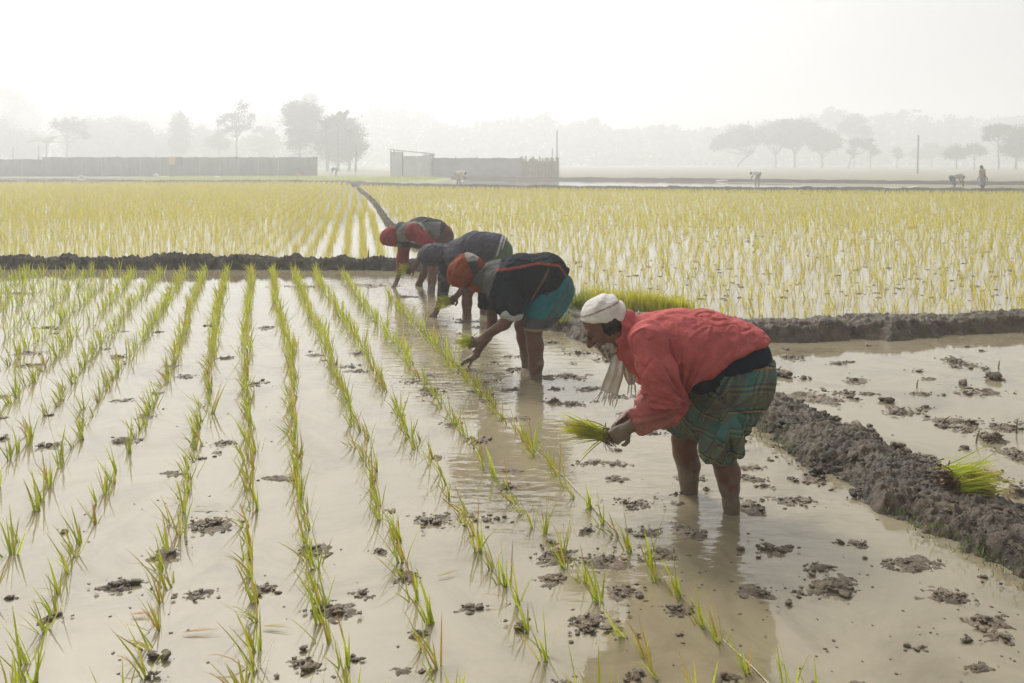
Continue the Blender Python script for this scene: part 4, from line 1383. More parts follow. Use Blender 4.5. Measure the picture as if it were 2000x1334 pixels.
# hair at the temple and nape, white beard
hair = [El(HL(-0.020, s_ * .066, -0.012), np.array((.046, .028, .056)) * 1.1, A, .02) for s_ in (-1, 1)] + [El(HL(-0.075, 0, -0.02), np.array((.035, .055, .05)) * 1.1, A, .03)]
m1.add('hair', sdf_mesh('hair', hair, 0.005, disp=lambda V, N: 0.004 * fbm(V * 90, 2, 9), colfn=flat_colour((0.035, 0.030, 0.026), 0.6, 60)), M['cloth'])
brd = [El(HL(0.028, 0, -0.060), np.array((.0665, .0625, .078)) * 1.1, A, .02), El(HL(0.066, 0, -0.112), np.array((.026, .034, .022)), A, .02)]
brd += [Cn(HL(0.064, 0, -0.120), HL(0.076, 0, -0.180), .024, .007, .02), Cn(HL(0.092, -.022, -0.056), HL(0.092, .022, -0.056), .007, .007, .006)]


def beard_disp(V, N):
    d = (V - HC) @ un / 1.1; f = (V - HC) @ fn_ / 1.1
    keep = np.clip((-0.052 - d - 0.25 * np.abs(f - 0.03)) / 0.012 + fbm(V * 60, 2, 3), -1, 1)
    return -0.012 + 0.012 * keep + 0.004 * fbm(V * np.array([80, 80, 30]), 2, 13)


def beard_colour(V):
    w = np.clip(0.5 + fbm(V * np.array([90, 90, 40]), 3, 8) * 1.6, 0, 1)[:, None]
    return np.array([0.10, 0.075, 0.06]) * (1 - w) + np.array([0.46, 0.43, 0.40]) * w


m1.add('beard', sdf_mesh('beard', brd, 0.0045, [(un, HL(0, 0, -0.048))], beard_disp, beard_colour), M['cloth'])
# eyes
eyes = sdf_mesh('eye', [El(HL(0.080, s_ * .031, 0.002), np.array((.0088, .011, .0055)), A, .002) for s_ in (-1, 1)], 0.003,
                colfn=lambda V: np.where((np.abs(np.abs((V - HC) @ A[1]) / 1.1 - 0.031) < 0.005)[:, None], np.array([[0.02, 0.015, 0.012]]), np.array([[0.22, 0.19, 0.17]])))
m1.add('eyes', eyes, M['skin'])


def strip(pts, wid, thick=0.004, nrm=(0, 1, 0), n=9, fringe=0):
    """a hanging strip of cloth with pleats; fringe strands at its end"""
    pts = np.array(pts, float)
    t = np.linspace(0, 1, len(pts)); tt = np.linspace(0, 1, 26)
    c = np.stack([np.interp(tt, t, pts[:, i]) for i in range(3)], 1)
    wd = np.interp(tt, np.linspace(0, 1, len(wid)), wid)
    tan = np.gradient(c, axis=0); tan /= np.linalg.norm(tan, axis=1)[:, None]
    nn = np.array(nrm, float)
    sd = np.cross(tan, nn); sd /= np.linalg.norm(sd, axis=1)[:, None]
    s = np.linspace(-1, 1, n)
    wave = 0.010 * np.sin(s * 7.0)[None, :] * np.interp(tt, [0, 0.3, 1], [1, 1, 0.7])[:, None] + 0.008 * np.sin(tt * 9)[:, None]
    F_ = c[:, None] + sd[:, None] * (s[None, :, None] * wd[:, None, None]) + nn * wave[..., None]
    Bk = F_ + nn * thick
    m = len(tt)
    V = np.concatenate([F_.reshape(-1, 3), Bk.reshape(-1, 3)])
    I = np.arange(m * n).reshape(m, n)
    q = np.stack([I[:-1, :-1], I[:-1, 1:], I[1:, 1:], I[1:, :-1]], -1).reshape(-1, 4)
    q2 = q[:, ::-1] + m * n
    ed = []
    ring = list(I[0]) + list(I[1:, -1]) + list(I[-1, ::-1][1:]) + list(I[::-1, 0][1:-1])
    for a_, b_ in zip(ring, ring[1:] + ring[:1]):
        ed.append((b_, a_, a_ + m * n, b_ + m * n))
    Vs, Fs = [V], [np.concatenate([q, q2, np.array(ed)])]
    tot = len(V)
    gg = np.random.default_rng(3)
    for k in range(fringe):
        s_ = -0.95 + 1.9 * k / max(fringe - 1, 1)
        a_ = c[-1] + sd[-1] * s_ * wd[-1]
        e = a_ + tan[-1] * gg.uniform(0.045, 0.07) + sd[-1] * gg.normal(0, 0.006)
        tv, tf = tube([a_, (a_ + e) / 2 + gg.normal(0, .003, 3), e], [0.004, 0.0045, 0.002], 5)
        Vs.append(tv); Fs.append(tf + tot); tot += len(tv)
    V = np.concatenate(Vs)
    return V, np.concatenate(Fs)


for (pts, wid, fr) in (([P(1212, 680, -.03), P(1206, 705, -.05), P(1200, 735, -.06), P(1190, 768, -.06)], [.016, .034, .044, .046], 9),
                       ([P(1216, 680, .0), P(1224, 712, .0), P(1232, 738, .0), P(1234, 752, .0)], [.016, .030, .030, .016], 3)):
    V, F = strip(pts, wid, fringe=fr)
    m1.add('scarf', mesh_np('scarf', V, F, True, np.tile([0.68, 0.64, 0.57], (len(V), 1))), M['cloth'])
q = at(1186, 850, 4.40 - .075)
bundle(q, (-0.97, 0.0, 0.30), 0.25, 230, 0.11, 'bundle of rice seedlings held in both hands by the red shirted man', None, roots=0.06, base_spread=0.016, yellow=0.35, dropn=5)

# ---------- the man in the orange hood
m2 = Man(7.10, (0.17, 7.10), 'man in an orange hood, dark jacket and teal lungi, bent over planting')
P = m2.p
Wn, Wf = P(936, 664, -.18), P(926, 697, .12)
hp, HL = head(P(906, 532, 0), (-0.62, -.05, -0.78), (-0.78, 0, 0.62), 1.05)
body = hp + m2.ch([(1085, 555, 0, .11), (1035, 545, 0, .12), (975, 545, 0, .11), (940, 540, 0, .065), (915, 535, 0, .055)], 0.05, 0.85)
body += m2.ch([(1082, 570, -.09, .09), (1062, 612, -.12, .08), (1041, 642, -.16, .068), (1045, 675, -.18, .066), (1047, 710, -.2, .056), (1046, 740, -.2, .046), (1046, 760, -.2, .045)])
body += m2.ch([(1078, 570, .09, .085), (1045, 605, .13, .075), (1018, 634, .17, .055), (1022, 660, .19, .052), (1027, 695, .2, .042), (1029, 715, .2, .038), (1029, 735, .2, .04)])
body += m2.ch([(972, 562, -.18, .06), (1003, 612, -.24, .046), (985, 632, -.23, .045), (955, 652, -.2, .036)])
body.append(Cn(P(955, 652, -.2), Wn, .036, .028, .015))
body += m2.ch([(958, 570, .17, .055), (962, 632, .18, .042), (952, 658, .16, .04)])
body.append(Cn(P(952, 658, .16), Wf, .038, .026, .015))
body += hand(Wn, P(905, 676, -.16) - Wn, unit([-.1, .9, -.3]), 1.0, 1.0, (0.9, 1.1, 0.8))
body += hand(Wf, P(900, 711, .11) - Wf, unit([-.5, -.2, -.6]), -1.0, 1.0, (0.15, 0.3, 0.3))
m2.add('body', sdf_mesh('body', body, 0.0075, colfn=skin_colour(0.12, [(P(930, 668, -.18), .12), (P(905, 705, .1), .13)])), M['skin'])
jk = m2.ch([(944, 543, 0, .105), (975, 550, 0, .165), (1020, 545, 0, .195), (1065, 545, 0, .195), (1100, 560, 0, .13)], 0.05, 0.92)
jk += m2.ch([(972, 552, -.15, .11), (985, 585, -.21, .105), (1000, 604, -.24, .085)], 0.05)
jk += m2.ch([(958, 560, .15, .10), (958, 600, .19, .085), (961, 626, .19, .070)], 0.05)


def jacket_colour(V):
    C = np.tile([0.017, 0.020, 0.026], (len(V), 1)) * (1 + 0.25 * fbm(V * 9, 3, 2))[:, None]
    px = (V[:, 0] + m2.off[0]) / 7.1 * FPX + 1000; py = HOR + (CAM_H - V[:, 2]) / 7.1 * FPX
    shoulder_sheen = (px < 975 - (py - 515) * 0.35) & (py < 570)
    C[shoulder_sheen] = np.array([0.085, 0.088, 0.082]) * (1 + 0.2 * fbm(V[shoulder_sheen] * 12, 3, 4))[:, None]  # light reflecting off the shoulder, painted into the jacket colour as grey
    top = 520 - 12 * np.exp(-((px - 1055) / 50) ** 2) + np.clip(px - 1090, 0, 99) * 1.2
    st = (np.abs(py - top - 2) < 2.4) & (px > 970) & (px < 1108)
    C[st] = (0.26, 0.055, 0.035)
    st2 = (np.abs(px - (1070 - (py - 520) * 0.55)) < 2.2) & (py > 520) & (py < 580)
    C[st2] = (0.16, 0.08, 0.06)
    return C


m2.add('jacket', sdf_mesh('jacket', jk, 0.008, [((0.75, 0, -0.66), P(1078, 566)), ((0.05, 0, -1.0), P(1000, 612, -.2))], lambda V, N: folds(12, 0.017, (0.35, 0.1, 0.9), 52)(V) + fbm(V * 7, 3, 5) * 0.012, jacket_colour), M['cloth'])
cf = m2.ch([(990, 606, -.24, .074), (1004, 611, -.245, .074)], 0.02)
cuff = m2.add('cuff', sdf_mesh('cuff', cf, 0.007, [((0.05, 0, -1), P(1000, 623, -.2))], folds(20, 0.006, (0, 0, 1), 3), flat_colour((0.46, 0.50, 0.52), 0.2, 20)), M['cloth'])
l2 = m2.ch([(1084, 562, 0, .150), (1072, 590, 0, .150)], 0.05, 0.9)
l2 += m2.ch([(1082, 570, -.06, .135), (1062, 605, -.10, .115), (1046, 640, -.15, .095)], 0.06)
l2 += m2.ch([(1076, 575, .06, .13), (1040, 612, .13, .085), (1030, 626, .14, .07)], 0.06)


def lungi2_colour(V):
    C = np.tile([0.020, 0.155, 0.185], (len(V), 1)) * (1 + 0.3 * fbm(V * 10, 3, 2))[:, None]
    py = HOR + (CAM_H - V[:, 2]) / 7.1 * FPX
    px = (V[:, 0] + m2.off[0]) / 7.1 * FPX + 1000
    C[py > 612] = (0.085, 0.090, 0.090)
    C[(py > 632)] = (0.26, 0.22, 0.15)
    s = np.abs((px - 1000) * 0.9 + (py - 560) * 0.6 - 92) < 2.5
    C[s & (py < 612)] = (0.10, 0.09, 0.07)
    s = np.abs((px - 1000) * 0.9 + (py - 560) * 0.6 - 104) < 2.0
    C[s & (py < 612)] = (0.12, 0.10, 0.07)
    return C


m2.add('lungi', sdf_mesh('lungi', l2, 0.008, [((0, 0.15, -1), P(1046, 637, -.1)), ((-0.6, 0, 1.0), P(1075, 545))], lambda V, N: folds(13, 0.016, (0.35, 0, 1.0), 63)(V), lungi2_colour), M['cloth'])
hd2 = [El(P(905, 530, 0), (.150, .118, .112), [unit([-0.55, 0, -0.83]), [0, 1, 0], unit([-0.83, 0, 0.55])], .03), El(P(915, 520, 0), (.10, .105, .10), None, .03)]
hd2 += m2.ch([(930, 525, 0, .075), (934, 555, 0, .065), (928, 568, 0, .05)], 0.03)


def hood_colour(V):
    C = np.tile([0.23, 0.062, 0.030], (len(V), 1)) * (1 + 0.2 * fbm(V * 14, 3, 2))[:, None]
    px = (V[:, 0] + m2.off[0]) / 7.1 * FPX + 1000; py = HOR + (CAM_H - V[:, 2]) / 7.1 * FPX
    cap_ = (px > 910 + (py - 500) * 0.42) & (py < 533) & (px < 934)
    C[cap_] = (0.06, 0.065, 0.065)
    C[cap_ & (py < 508)] = (0.26, 0.25, 0.23)
    return C


m2.add('hood', sdf_mesh('hood', hd2, 0.0075, [((-0.25, 0, -1), P(903, 560))], lambda V, N: folds(15, 0.016, (0.5, 0.2, 0.8), 71)(V) + fbm(V * 10, 2, 4) * 0.008, hood_colour), M['cloth'])
q = at(924, 667, 7.10 - .17)
bundle(q, (-1.0, -0.05, 0.05), 0.17, 110, 0.16, 'bundle of rice seedlings in the near hand of the orange hooded man', None, roots=0.04, base_spread=0.018, yellow=0.2)
q = at(898, 712, 7.1 + .08)
bundle((q[0], q[1], 0.02), (-0.5, 0, 0.5), 0.12, 14, 0.3, 'few seedlings being pushed in by the orange hooded man', None, roots=0.0, base_spread=0.008)

# ---------- the man in the grey hood
m3 = Man(9.70, (-0.45, 9.70), 'man in a grey hooded jacket and green lungi, bent over behind the orange hood')
P = m3.p
Wn, Wf = P(892, 578, -.2), P(850, 612, -.05)
hp, HL = head(P(845, 500, 0), (-0.55, 0, -0.83), (-0.83, 0, 0.55), 1.0)
body = hp + m3.ch([(972, 495, 0, .11), (930, 488, 0, .12), (890, 496, 0, .11), (866, 500, 0, .06), (850, 500, 0, .055)], 0.05, 0.85)
body += m3.ch([(970, 505, -.09, .09), (938, 545, -.13, .08), (913, 570, -.15, .058), (912, 592, -.15, .055), (912, 618, -.15, .045), (912, 640, -.15, .05)])
body += m3.ch([(975, 505, .09, .09), (962, 545, .12, .075), (946, 565, .15, .055), (945, 600, .15, .045), (945, 625, .15, .045)])
body += m3.ch([(890, 510, -.17, .055), (912, 552, -.24, .045), (903, 566, -.22, .040)])
body.append(Cn(P(903, 566, -.22), Wn, .040, .030, .015))
body += m3.ch([(868, 512, -.05, .055), (866, 560, -.08, .045), (860, 590, -.07, .040)])
body.append(Cn(P(860, 590, -.07), Wf, .040, .030, .015))
body += hand(Wn, P(877, 592, -.2) - Wn, unit([-.1, .9, -.3]), 1.0, 1.0, (0.9, 1.1, 0.8))
body += hand(Wf, P(836, 631, -.05) - Wf, unit([-.5, -.2, -.6]), -1.0, 1.05, (0.15, 0.2, 0.2))
m3.add('body', sdf_mesh('body', body, 0.009, colfn=skin_colour(0.13)), M['skin'])
jk = m3.ch([(868, 500, 0, .105), (890, 500, 0, .165), (930, 488, 0, .195), (965, 490, 0, .180), (990, 505, 0, .13)], 0.05, 0.92)
jk += m3.ch([(888, 505, -.14, .10), (905, 535, -.2, .085), (913, 552, -.24, .07)], 0.05)


def jacket3_colour(V):
    C = np.tile([0.080, 0.078, 0.094], (len(V), 1)) * (1 + 0.2 * fbm(V * 9, 3, 2))[:, None]
    d = (V - P(985, 500)) @ unit([0.87, 0, -0.28])
    for c in (-0.015, -0.05, -0.085):
        C[np.abs(d - c) < 0.010] = (0.42, 0.41, 0.40)
    return C


m3.add('jacket', sdf_mesh('jacket', jk, 0.009, [((0.95, 0, -0.30), P(983, 490))], lambda V, N: folds(11, 0.016, (0.4, 0.1, 0.9), 82)(V) + fbm(V * 7, 3, 5) * 0.012, jacket3_colour), M['cloth'])
sl = m3.ch([(872, 508, -.06, .08), (868, 545, -.09, .064), (864, 582, -.08, .056)], 0.04)
m3.add('sleeve', sdf_mesh('sleeve', sl, 0.009, disp=folds(20, 0.010, (1, 0, 0.4), 83), colfn=lambda V: np.where(fbm(V * 26, 2, 4)[:, None] > 0.1, np.array([[0.10, 0.095, 0.105]]), np.array([[0.035, 0.035, 0.045]]))), M['cloth'])
l3 = m3.ch([(972, 492, 0, .165), (968, 512, 0, .155)], 0.05, 0.9) + m3.ch([(970, 505, -.06, .13), (932, 552, -.12, .09)], 0.06) + m3.ch([(974, 505, .06, .13), (955, 552, .13, .09)], 0.06)
m3.add('lungi', sdf_mesh('lungi', l3, 0.010, disp=folds(14, 0.010, (0.35, 0, 1.0), 84), colfn=flat_colour((0.10, 0.145, 0.085), 0.3)), M['cloth'])
hd3 = [El(P(842, 497, 0), (.148, .122, .115), [unit([-0.9, 0, -0.35]), [0, 1, 0], unit([-0.35, 0, 0.9])], .03), El(P(862, 498, 0), (.09, .12, .12), None, .04)]
m3.add('hood', sdf_mesh('hood', hd3, 0.0085, [((-0.05, 0, -1), P(840, 519))], lambda V, N: folds(14, 0.018, (0.3, 0.2, 0.9), 85)(V), flat_colour((0.085, 0.085, 0.10), 0.2)), M['cloth'])
q = at(882, 588, 9.70 - .2)
bundle(q, (-1.0, -0.05, 0.02), 0.19, 120, 0.32, 'bundle of rice seedlings in the hand of the grey hooded man', None, roots=0.05, base_spread=0.025, yellow=0.15)

# ---------- the man in the red hood
m4 = Man(11.80, (-1.25, 11.80), 'man in a red hood and grey vest, farthest of the bent planters')
P = m4.p
Wn, Wf = P(808, 522, -.2), P(776, 546, .1)
hp, HL = head(P(766, 464, 0), (-0.6, 0, -0.8), (-0.8, 0, 0.6), 1.0)
body = hp + m4.ch([(858, 460, 0, .11), (825, 455, 0, .12), (797, 460, 0, .10), (782, 462, 0, .06), (770, 464, 0, .055)], 0.05, 0.85)
body += m4.ch([(858, 468, -.09, .09), (850, 500, -.15, .075), (845, 525, -.2, .06), (844, 548, -.25, .055), (842, 570, -.3, .045), (842, 588, -.3, .05)])
body += m4.ch([(855, 468, .09, .09), (845, 498, .15, .075), (833, 520, .2, .058), (826, 538, .25, .05), (818, 556, .3, .045), (816, 570, .3, .05)])
body += m4.ch([(808, 455, -.2, .055), (838, 478, -.26, .045), (822, 502, -.23, .04)])
body.append(Cn(P(822, 502, -.23), Wn, .040, .030, .015))
body += m4.ch([(790, 470, .15, .055), (786, 508, .16, .045), (781, 528, .14, .042)])
body.append(Cn(P(781, 528, .14), Wf, .040, .030, .015))
body += hand(Wn, P(796, 532, -.2) - Wn, unit([-.1, .9, -.3]), 1.0, 1.05, (0.9, 1.1, 0.8))
body += hand(Wf, P(767, 566, .1) - Wf, unit([-.5, -.2, -.6]), -1.0, 1.05, (0.15, 0.2, 0.2))
m4.add('body', sdf_mesh('body', body, 0.010, colfn=skin_colour(0.13)), M['skin'])
REDH = np.array([0.24, 0.045, 0.045])
sw = m4.ch([(800, 458, 0, .15), (830, 455, 0, .17), (862, 460, 0, .155)], 0.05, 0.92)
sw += m4.ch([(806, 450, -.17, .09), (825, 466, -.24, .082), (842, 478, -.27, .07)], 0.05)
sw += m4.ch([(792, 468, .14, .09), (786, 505, .16, .068), (783, 525, .15, .062)], 0.05)
m4.add('sweater', sdf_mesh('sweater', sw, 0.010, disp=folds(12, 0.015, (0.4, 0, 0.9), 91), colfn=flat_colour(REDH, 0.2)), M['cloth'])
vs = m4.ch([(796, 458, 0, .165), (825, 455, 0, .205), (850, 456, 0, .19)], 0.05, 0.92)


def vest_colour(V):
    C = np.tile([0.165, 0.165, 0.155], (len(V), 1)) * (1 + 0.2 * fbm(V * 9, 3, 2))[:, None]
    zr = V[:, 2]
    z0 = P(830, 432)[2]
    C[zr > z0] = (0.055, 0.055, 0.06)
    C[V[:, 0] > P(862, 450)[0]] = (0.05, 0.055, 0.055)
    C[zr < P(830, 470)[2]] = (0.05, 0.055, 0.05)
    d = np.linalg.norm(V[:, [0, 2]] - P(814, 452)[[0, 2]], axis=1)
    C[(np.abs(d - 0.135) < 0.012) & (V[:, 1] < 0)] = (0.36, 0.33, 0.29)
    return C


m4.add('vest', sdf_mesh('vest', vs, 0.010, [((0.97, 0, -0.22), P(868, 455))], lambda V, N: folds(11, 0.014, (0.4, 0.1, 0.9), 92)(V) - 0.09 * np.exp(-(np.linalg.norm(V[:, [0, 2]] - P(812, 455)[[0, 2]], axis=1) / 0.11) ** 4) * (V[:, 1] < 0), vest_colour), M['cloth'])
l4 = m4.ch([(862, 462, 0, .165), (858, 480, 0, .15)], 0.05, 0.9) + m4.ch([(858, 470, -.06, .13), (848, 512, -.17, .09)], 0.06) + m4.ch([(856, 470, .06, .13), (838, 508, .18, .085)], 0.06)
m4.add('lungi', sdf_mesh('lungi', l4, 0.011, disp=folds(14, 0.010, (0.35, 0, 1.0), 94), colfn=flat_colour((0.12, 0.075, 0.065), 0.3)), M['cloth'])
hd4 = [El(P(764, 462, 0), (.155, .125, .125), [unit([-0.85, 0, -0.5]), [0, 1, 0], unit([-0.5, 0, 0.85])], .03)]
m4.add('hood', sdf_mesh('hood', hd4, 0.0095, [((-0.2, 0, -1), P(763, 480))], lambda V, N: folds(13, 0.016, (0.5, 0.2, 0.8), 95)(V), flat_colour(REDH * 1.1, 0.2)), M['cloth'])
nk = m4.ch([(784, 448, 0, .10), (786, 470, 0, .095)], 0.03)
m4.add('neck_scarf', sdf_mesh('neck_scarf', nk, 0.010, disp=folds(24, 0.010, (0, 0, 1), 96), colfn=flat_colour((0.12, 0.125, 0.115), 0.5, 14)), M['cloth'])
q = at(797, 527, 11.8 - .2)
bundle(q, (-0.8, -0.05, 0.3), 0.17, 110, 0.4, 'bundle of rice seedlings in the hand of the red hooded man', None, roots=0.04, base_spread=0.03, yellow=0.1)


# ---------- far workers
def far_worker(px, py, Y, label, shirt, wrap, bend=True, face=-1, hgt=1.6, headc=(0.05, 0.04, 0.035)):
    x = (px - 1000) * Y / FPX
    root = empty('person', (x, Y, -0.05), label, 'person', 'workers far across the fields')
    f = face
    if bend:
        hip = np.array([-0.18 * f, 0, 0.82]); sh = np.array([0.28 * f, 0, 0.92]); hd = np.array([0.48 * f, 0, 0.84])
        body = chain([(hip, .11), (sh, .12), (hd, .06)]) + [El(hd, (.105, .09, .11))]
        body += chain([(hip + [0, -.1, 0], .085), ([-.10 * f, -.12, .42], .06), ([-.16 * f, -.14, .0], .05)]) + chain([(hip + [0, .1, 0], .085), ([-.02 * f, .14, .42], .06), ([.06 * f, .16, .0], .05)])
        for s in (-1, 1):
            body += chain([(sh + [0, .17 * s, -.03], .05), ([.36 * f, .19 * s, .62], .04), ([.46 * f + .06 * s, .15 * s, .36], .032), ([.50 * f + .06 * s, .14 * s, .28], .035)], .02)
        st = chain([(hip + [0.02 * f, 0, .02], .165), (sh, .165)], .05, .9)
        for s in (-1, 1):
            st += chain([(sh + [0, .15 * s, -.02], .085), ([.36 * f, .18 * s, .64], .06)])
        wr = chain([(hip + [-.03 * f, 0, -.02], .17), (hip + [0, 0, -.1], .16)], .05, .9) + chain([(hip + [0, -.08, -.06], .12), ([-.10 * f, -.12, .42], .1)]) + chain([(hip + [0, .08, -.06], .12), ([-.02 * f, .14, .42], .1)])
    else:
        k = hgt / 1.62
        hip = np.array([0, 0, .85 * k]); sh = np.array([0.02 * f, 0, 1.33 * k]); hd = np.array([.06 * f, 0, 1.53 * k])
        body = chain([(hip, .11), (sh, .12), (hd, .055)]) + [El(hd, (.10, .085, .12))]
        body += chain([(hip + [0, -.09, 0], .085), ([.10 * f, -.1, .44], .06), ([.06 * f, -.11, .0], .045)]) + chain([(hip + [0, .09, 0], .085), ([-.04 * f, .1, .44], .06), ([-.18 * f, .11, .0], .045)])
        for s in (-1, 1):
            body += chain([(sh + [0, .18 * s, -.03], .05), ([-.04 * f * s, .24 * s, 1.02], .04), ([.14 * f * s, .24 * s, .82], .03), ([.16 * f * s, .24 * s, .74], .035)], .02)
        st = chain([(hip + [0, 0, .08], .15), (sh + [0, 0, -.04], .16)], .05, .8)
        for s in (-1, 1):
            st += chain([(sh + [0, .15 * s, -.03], .075), ([-.04 * f * s, .23 * s, 1.04], .06)])
        wr = chain([(hip + [0, 0, .02], .16), ([0.02 * f, 0, .45], .17)], .05, .85)
    def hc(V):
        C = np.tile(SKIN, (len(V), 1)); C[np.linalg.norm(V - hd, axis=1) < 0.125] = headc
        return C
    link('body', sdf_mesh('body', body, 0.022, colfn=hc), M['skin'], root)
    link('shirt', sdf_mesh('shirt', st, 0.022, colfn=flat_colour(shirt, 0.15), disp=folds(10, 0.012, (0.4, 0, .9), 6)), M['cloth'], root)
    link('lungi', sdf_mesh('lungi', wr, 0.022, colfn=flat_colour(wrap, 0.2), disp=folds(10, 0.012, (0.2, 0, 1), 7)), M['cloth'], root)


far_worker(897, 358, 70, 'far worker in white bent over before the tin fence', (0.60, 0.56, 0.48), (0.30, 0.29, 0.25), True, 1)
far_worker(1478, 356, 71, 'far worker with white back bent over before the round crowned trees', (0.72, 0.72, 0.70), (0.14, 0.14, 0.15), True, -1)
far_worker(1866, 371, 53, 'far worker in pale cloth bent over beside the standing man', (0.50, 0.48, 0.44), (0.14, 0.14, 0.15), True, 1, headc=(0.2, 0.17, 0.14))
far_worker(1919, 374, 50.5, 'only far worker standing upright, bare arms and grey lungi', (0.30, 0.24, 0.16), (0.22, 0.25, 0.28), False, -1, 1.55)
far_worker(655, 336, 108, 'faint far worker bent over right of the grey wall end', (0.10, 0.11, 0.13), (0.10, 0.10, 0.12), True, -1)

# white sacks and bundles lying on the far fields
gw = np.random.default_rng(88)
for (px, py, Y, w, h, lab) in [(1785, 369, 54, 0.75, 0.32, 'white sack lying on the far bund left of the pale bent worker'), (1768, 371, 53, 0.3, 0.15, 'small white bundle beside the white sack'),
                               (160, 347, 96, 0.7, 0.35, 'white sack lying before the left part of the grey wall'), (320, 347, 97, 1.2, 0.22, 'flat white sheet bundle before the middle of the wall'),
                               (305, 341, 104, 0.6, 0.5, 'slanting white bundle against the middle of the wall'), (423, 346, 97, 0.7, 0.25, 'white bundle before the wall right of its middle'),
                               (583, 341, 104, 0.6, 0.5, 'orange bundle before the right end of the wall'), (1412, 352, 78, 1.1, 0.2, 'low white heap on the field left of the white backed worker'),
                               (1865, 377, 50, 0.45, 0.16, 'white bundle at the feet of the pale bent worker')]:
    V, F = lump_set(np.array([[-w * .22, 0, h * .35], [w * .2, 0.05, h * .3], [0, -.05, h * .45]]), np.array([w * .32, w * .3, w * .3]), gw, h / w * 1.3, 0.3)
    x = (px - 1000) * Y / FPX
    o = link('sack', mesh_np('sack', V, F, True, np.tile((0.45, 0.22, 0.08) if 'orange' in lab else (0.7, 0.69, 0.65), (len(V), 1))), M['cloth']); o.location = (x, Y, -0.06)
    tag(o, lab, 'sack', 'sacks and bundles on the far fields')


# ------------------------------------------------------------------ far wall, shed, fences, poles
def box(x0, x1, y0, y1, z0, z1):
    V = np.array([(x, y, z) for x in (x0, x1) for y in (y0, y1) for z in (z0, z1)], float)
    F = np.array([(0, 1, 3, 2), (4, 6, 7, 5), (0, 4, 5, 1), (2, 3, 7, 6), (0, 2, 6, 4), (1, 5, 7, 3)])
    return V, F


def box_obj(name, b, m, parent):
    V, F = box(*b)
    return link(name, mesh_np(name, V, F), m, parent)


WY = 108.0
def wx(px, Y=WY): return (px - 1000) * Y / FPX
def wz(py, Y=WY): return CAM_H - (py - HOR) * Y / FPX
wall = empty('boundary_wall', (wx(300), WY, -0.1), 'long grey boundary wall of upright sheets in front of the left trees', 'wall')
L0 = np.array([wx(300), WY, -0.1])
xs = np.arange(wx(-90), wx(612), 1.22)
pan = None
for i, x in enumerate(xs):
    zt = wz(307 if x > wx(72) else 311) + 0.1 + 0.03 * math.sin(i * 2.1)
    key = 'a' if x > wx(72) else 'b'
    box_obj('panel', (x - L0[0], x - L0[0] + 1.19, -0.03 + 0.03 * (i % 2), 0.03 + 0.03 * (i % 2), 0, zt), M['wall'], wall)
for x in np.arange(wx(-80), wx(612), 4.88):
    box_obj('post', (x - L0[0] - .06, x - L0[0] + .06, 0.08, 0.2, 0, wz(306) + 0.12), M['wood'], wall)


def hanging(px, py, w, h, c, lab):
    V, F = strip([(0, 0, 0.02), (0, -0.02, -h * .5), (0, 0, -h)], [w / 2, w / 2, w / 2 * .9], 0.01)
    o = link('cloth', mesh_np('cloth', V, F, True, np.tile(c, (len(V), 1))), M['cloth']); o.location = (wx(px), WY - 0.12, wz(py))
    tag(o, lab, 'cloth', 'cloths hung on the wall')
hanging(337, 306.5, 0.8, 0.95, (0.55, 0.42, 0.12), 'yellow cloth hung over the grey wall')
hanging(351, 306.5, 0.75, 0.95, (0.07, 0.09, 0.07), 'dark cloth hung over the grey wall beside the yellow one')

SY = 101.0
sx = lambda px: wx(px, SY); sz = lambda py: wz(py, SY)
shed = empty('shed', (sx(805), SY, -0.1), 'small open sided tin shed with a slanting flat roof', 'shed')
o0 = sx(805)
V, F = box(sx(764) - o0 - .1, sx(846) - o0 + .1, -1.3, 1.6, 0, 0.12)
tilt = (sz(300) - sz(292)) / (sx(846) - sx(764))
V[:, 2] += sz(293.5) + 0.1 + (V[:, 0] - (sx(764) - o0)) * tilt
link('roof', mesh_np('roof', V, F), M['tin'], shed)
V, F = box(sx(828) - o0, sx(848) - o0, -1.25, 1.3, 0, 0.1); V[:, 2] += sz(304) + 0.1
link('eave_board', mesh_np('eave_board', V, F), M['wood'], shed)
for (px, yy_) in ((766, -1.1), (789, -1.1), (843, -1.1), (766, 1.4), (843, 1.4)):
    V, F = tube([(sx(px) - o0, yy_, 0), (sx(px) - o0, yy_, sz(294 + (px - 764) * .09) + 0.08)], 0.07, 7)
    link('post', mesh_np('post', V, F, True), M['wood'], shed)


def corrugated(x0, x1, z0, z1, wave=0.025, per=0.1, n=None):
    n = max(8, int((x1 - x0) / per * 4))
    x = np.linspace(x0, x1, n); y = wave * np.sin((x - x0) / per * 2 * np.pi)
    V = np.concatenate([np.stack([x, y, np.full(n, z0)], 1), np.stack([x, y, np.full(n, z1)], 1)])
    V = np.concatenate([V, V + [0, 0.012, 0]])
    i = np.arange(n - 1)
    F = np.concatenate([np.stack([i, i + 1, i + n + 1, i + n], 1), np.stack([i + 2 * n, i + 3 * n, i + 3 * n + 1, i + 2 * n + 1], 1), np.stack([i + n, i + n + 1, i + 3 * n + 1, i + 3 * n], 1)])
    return V, F


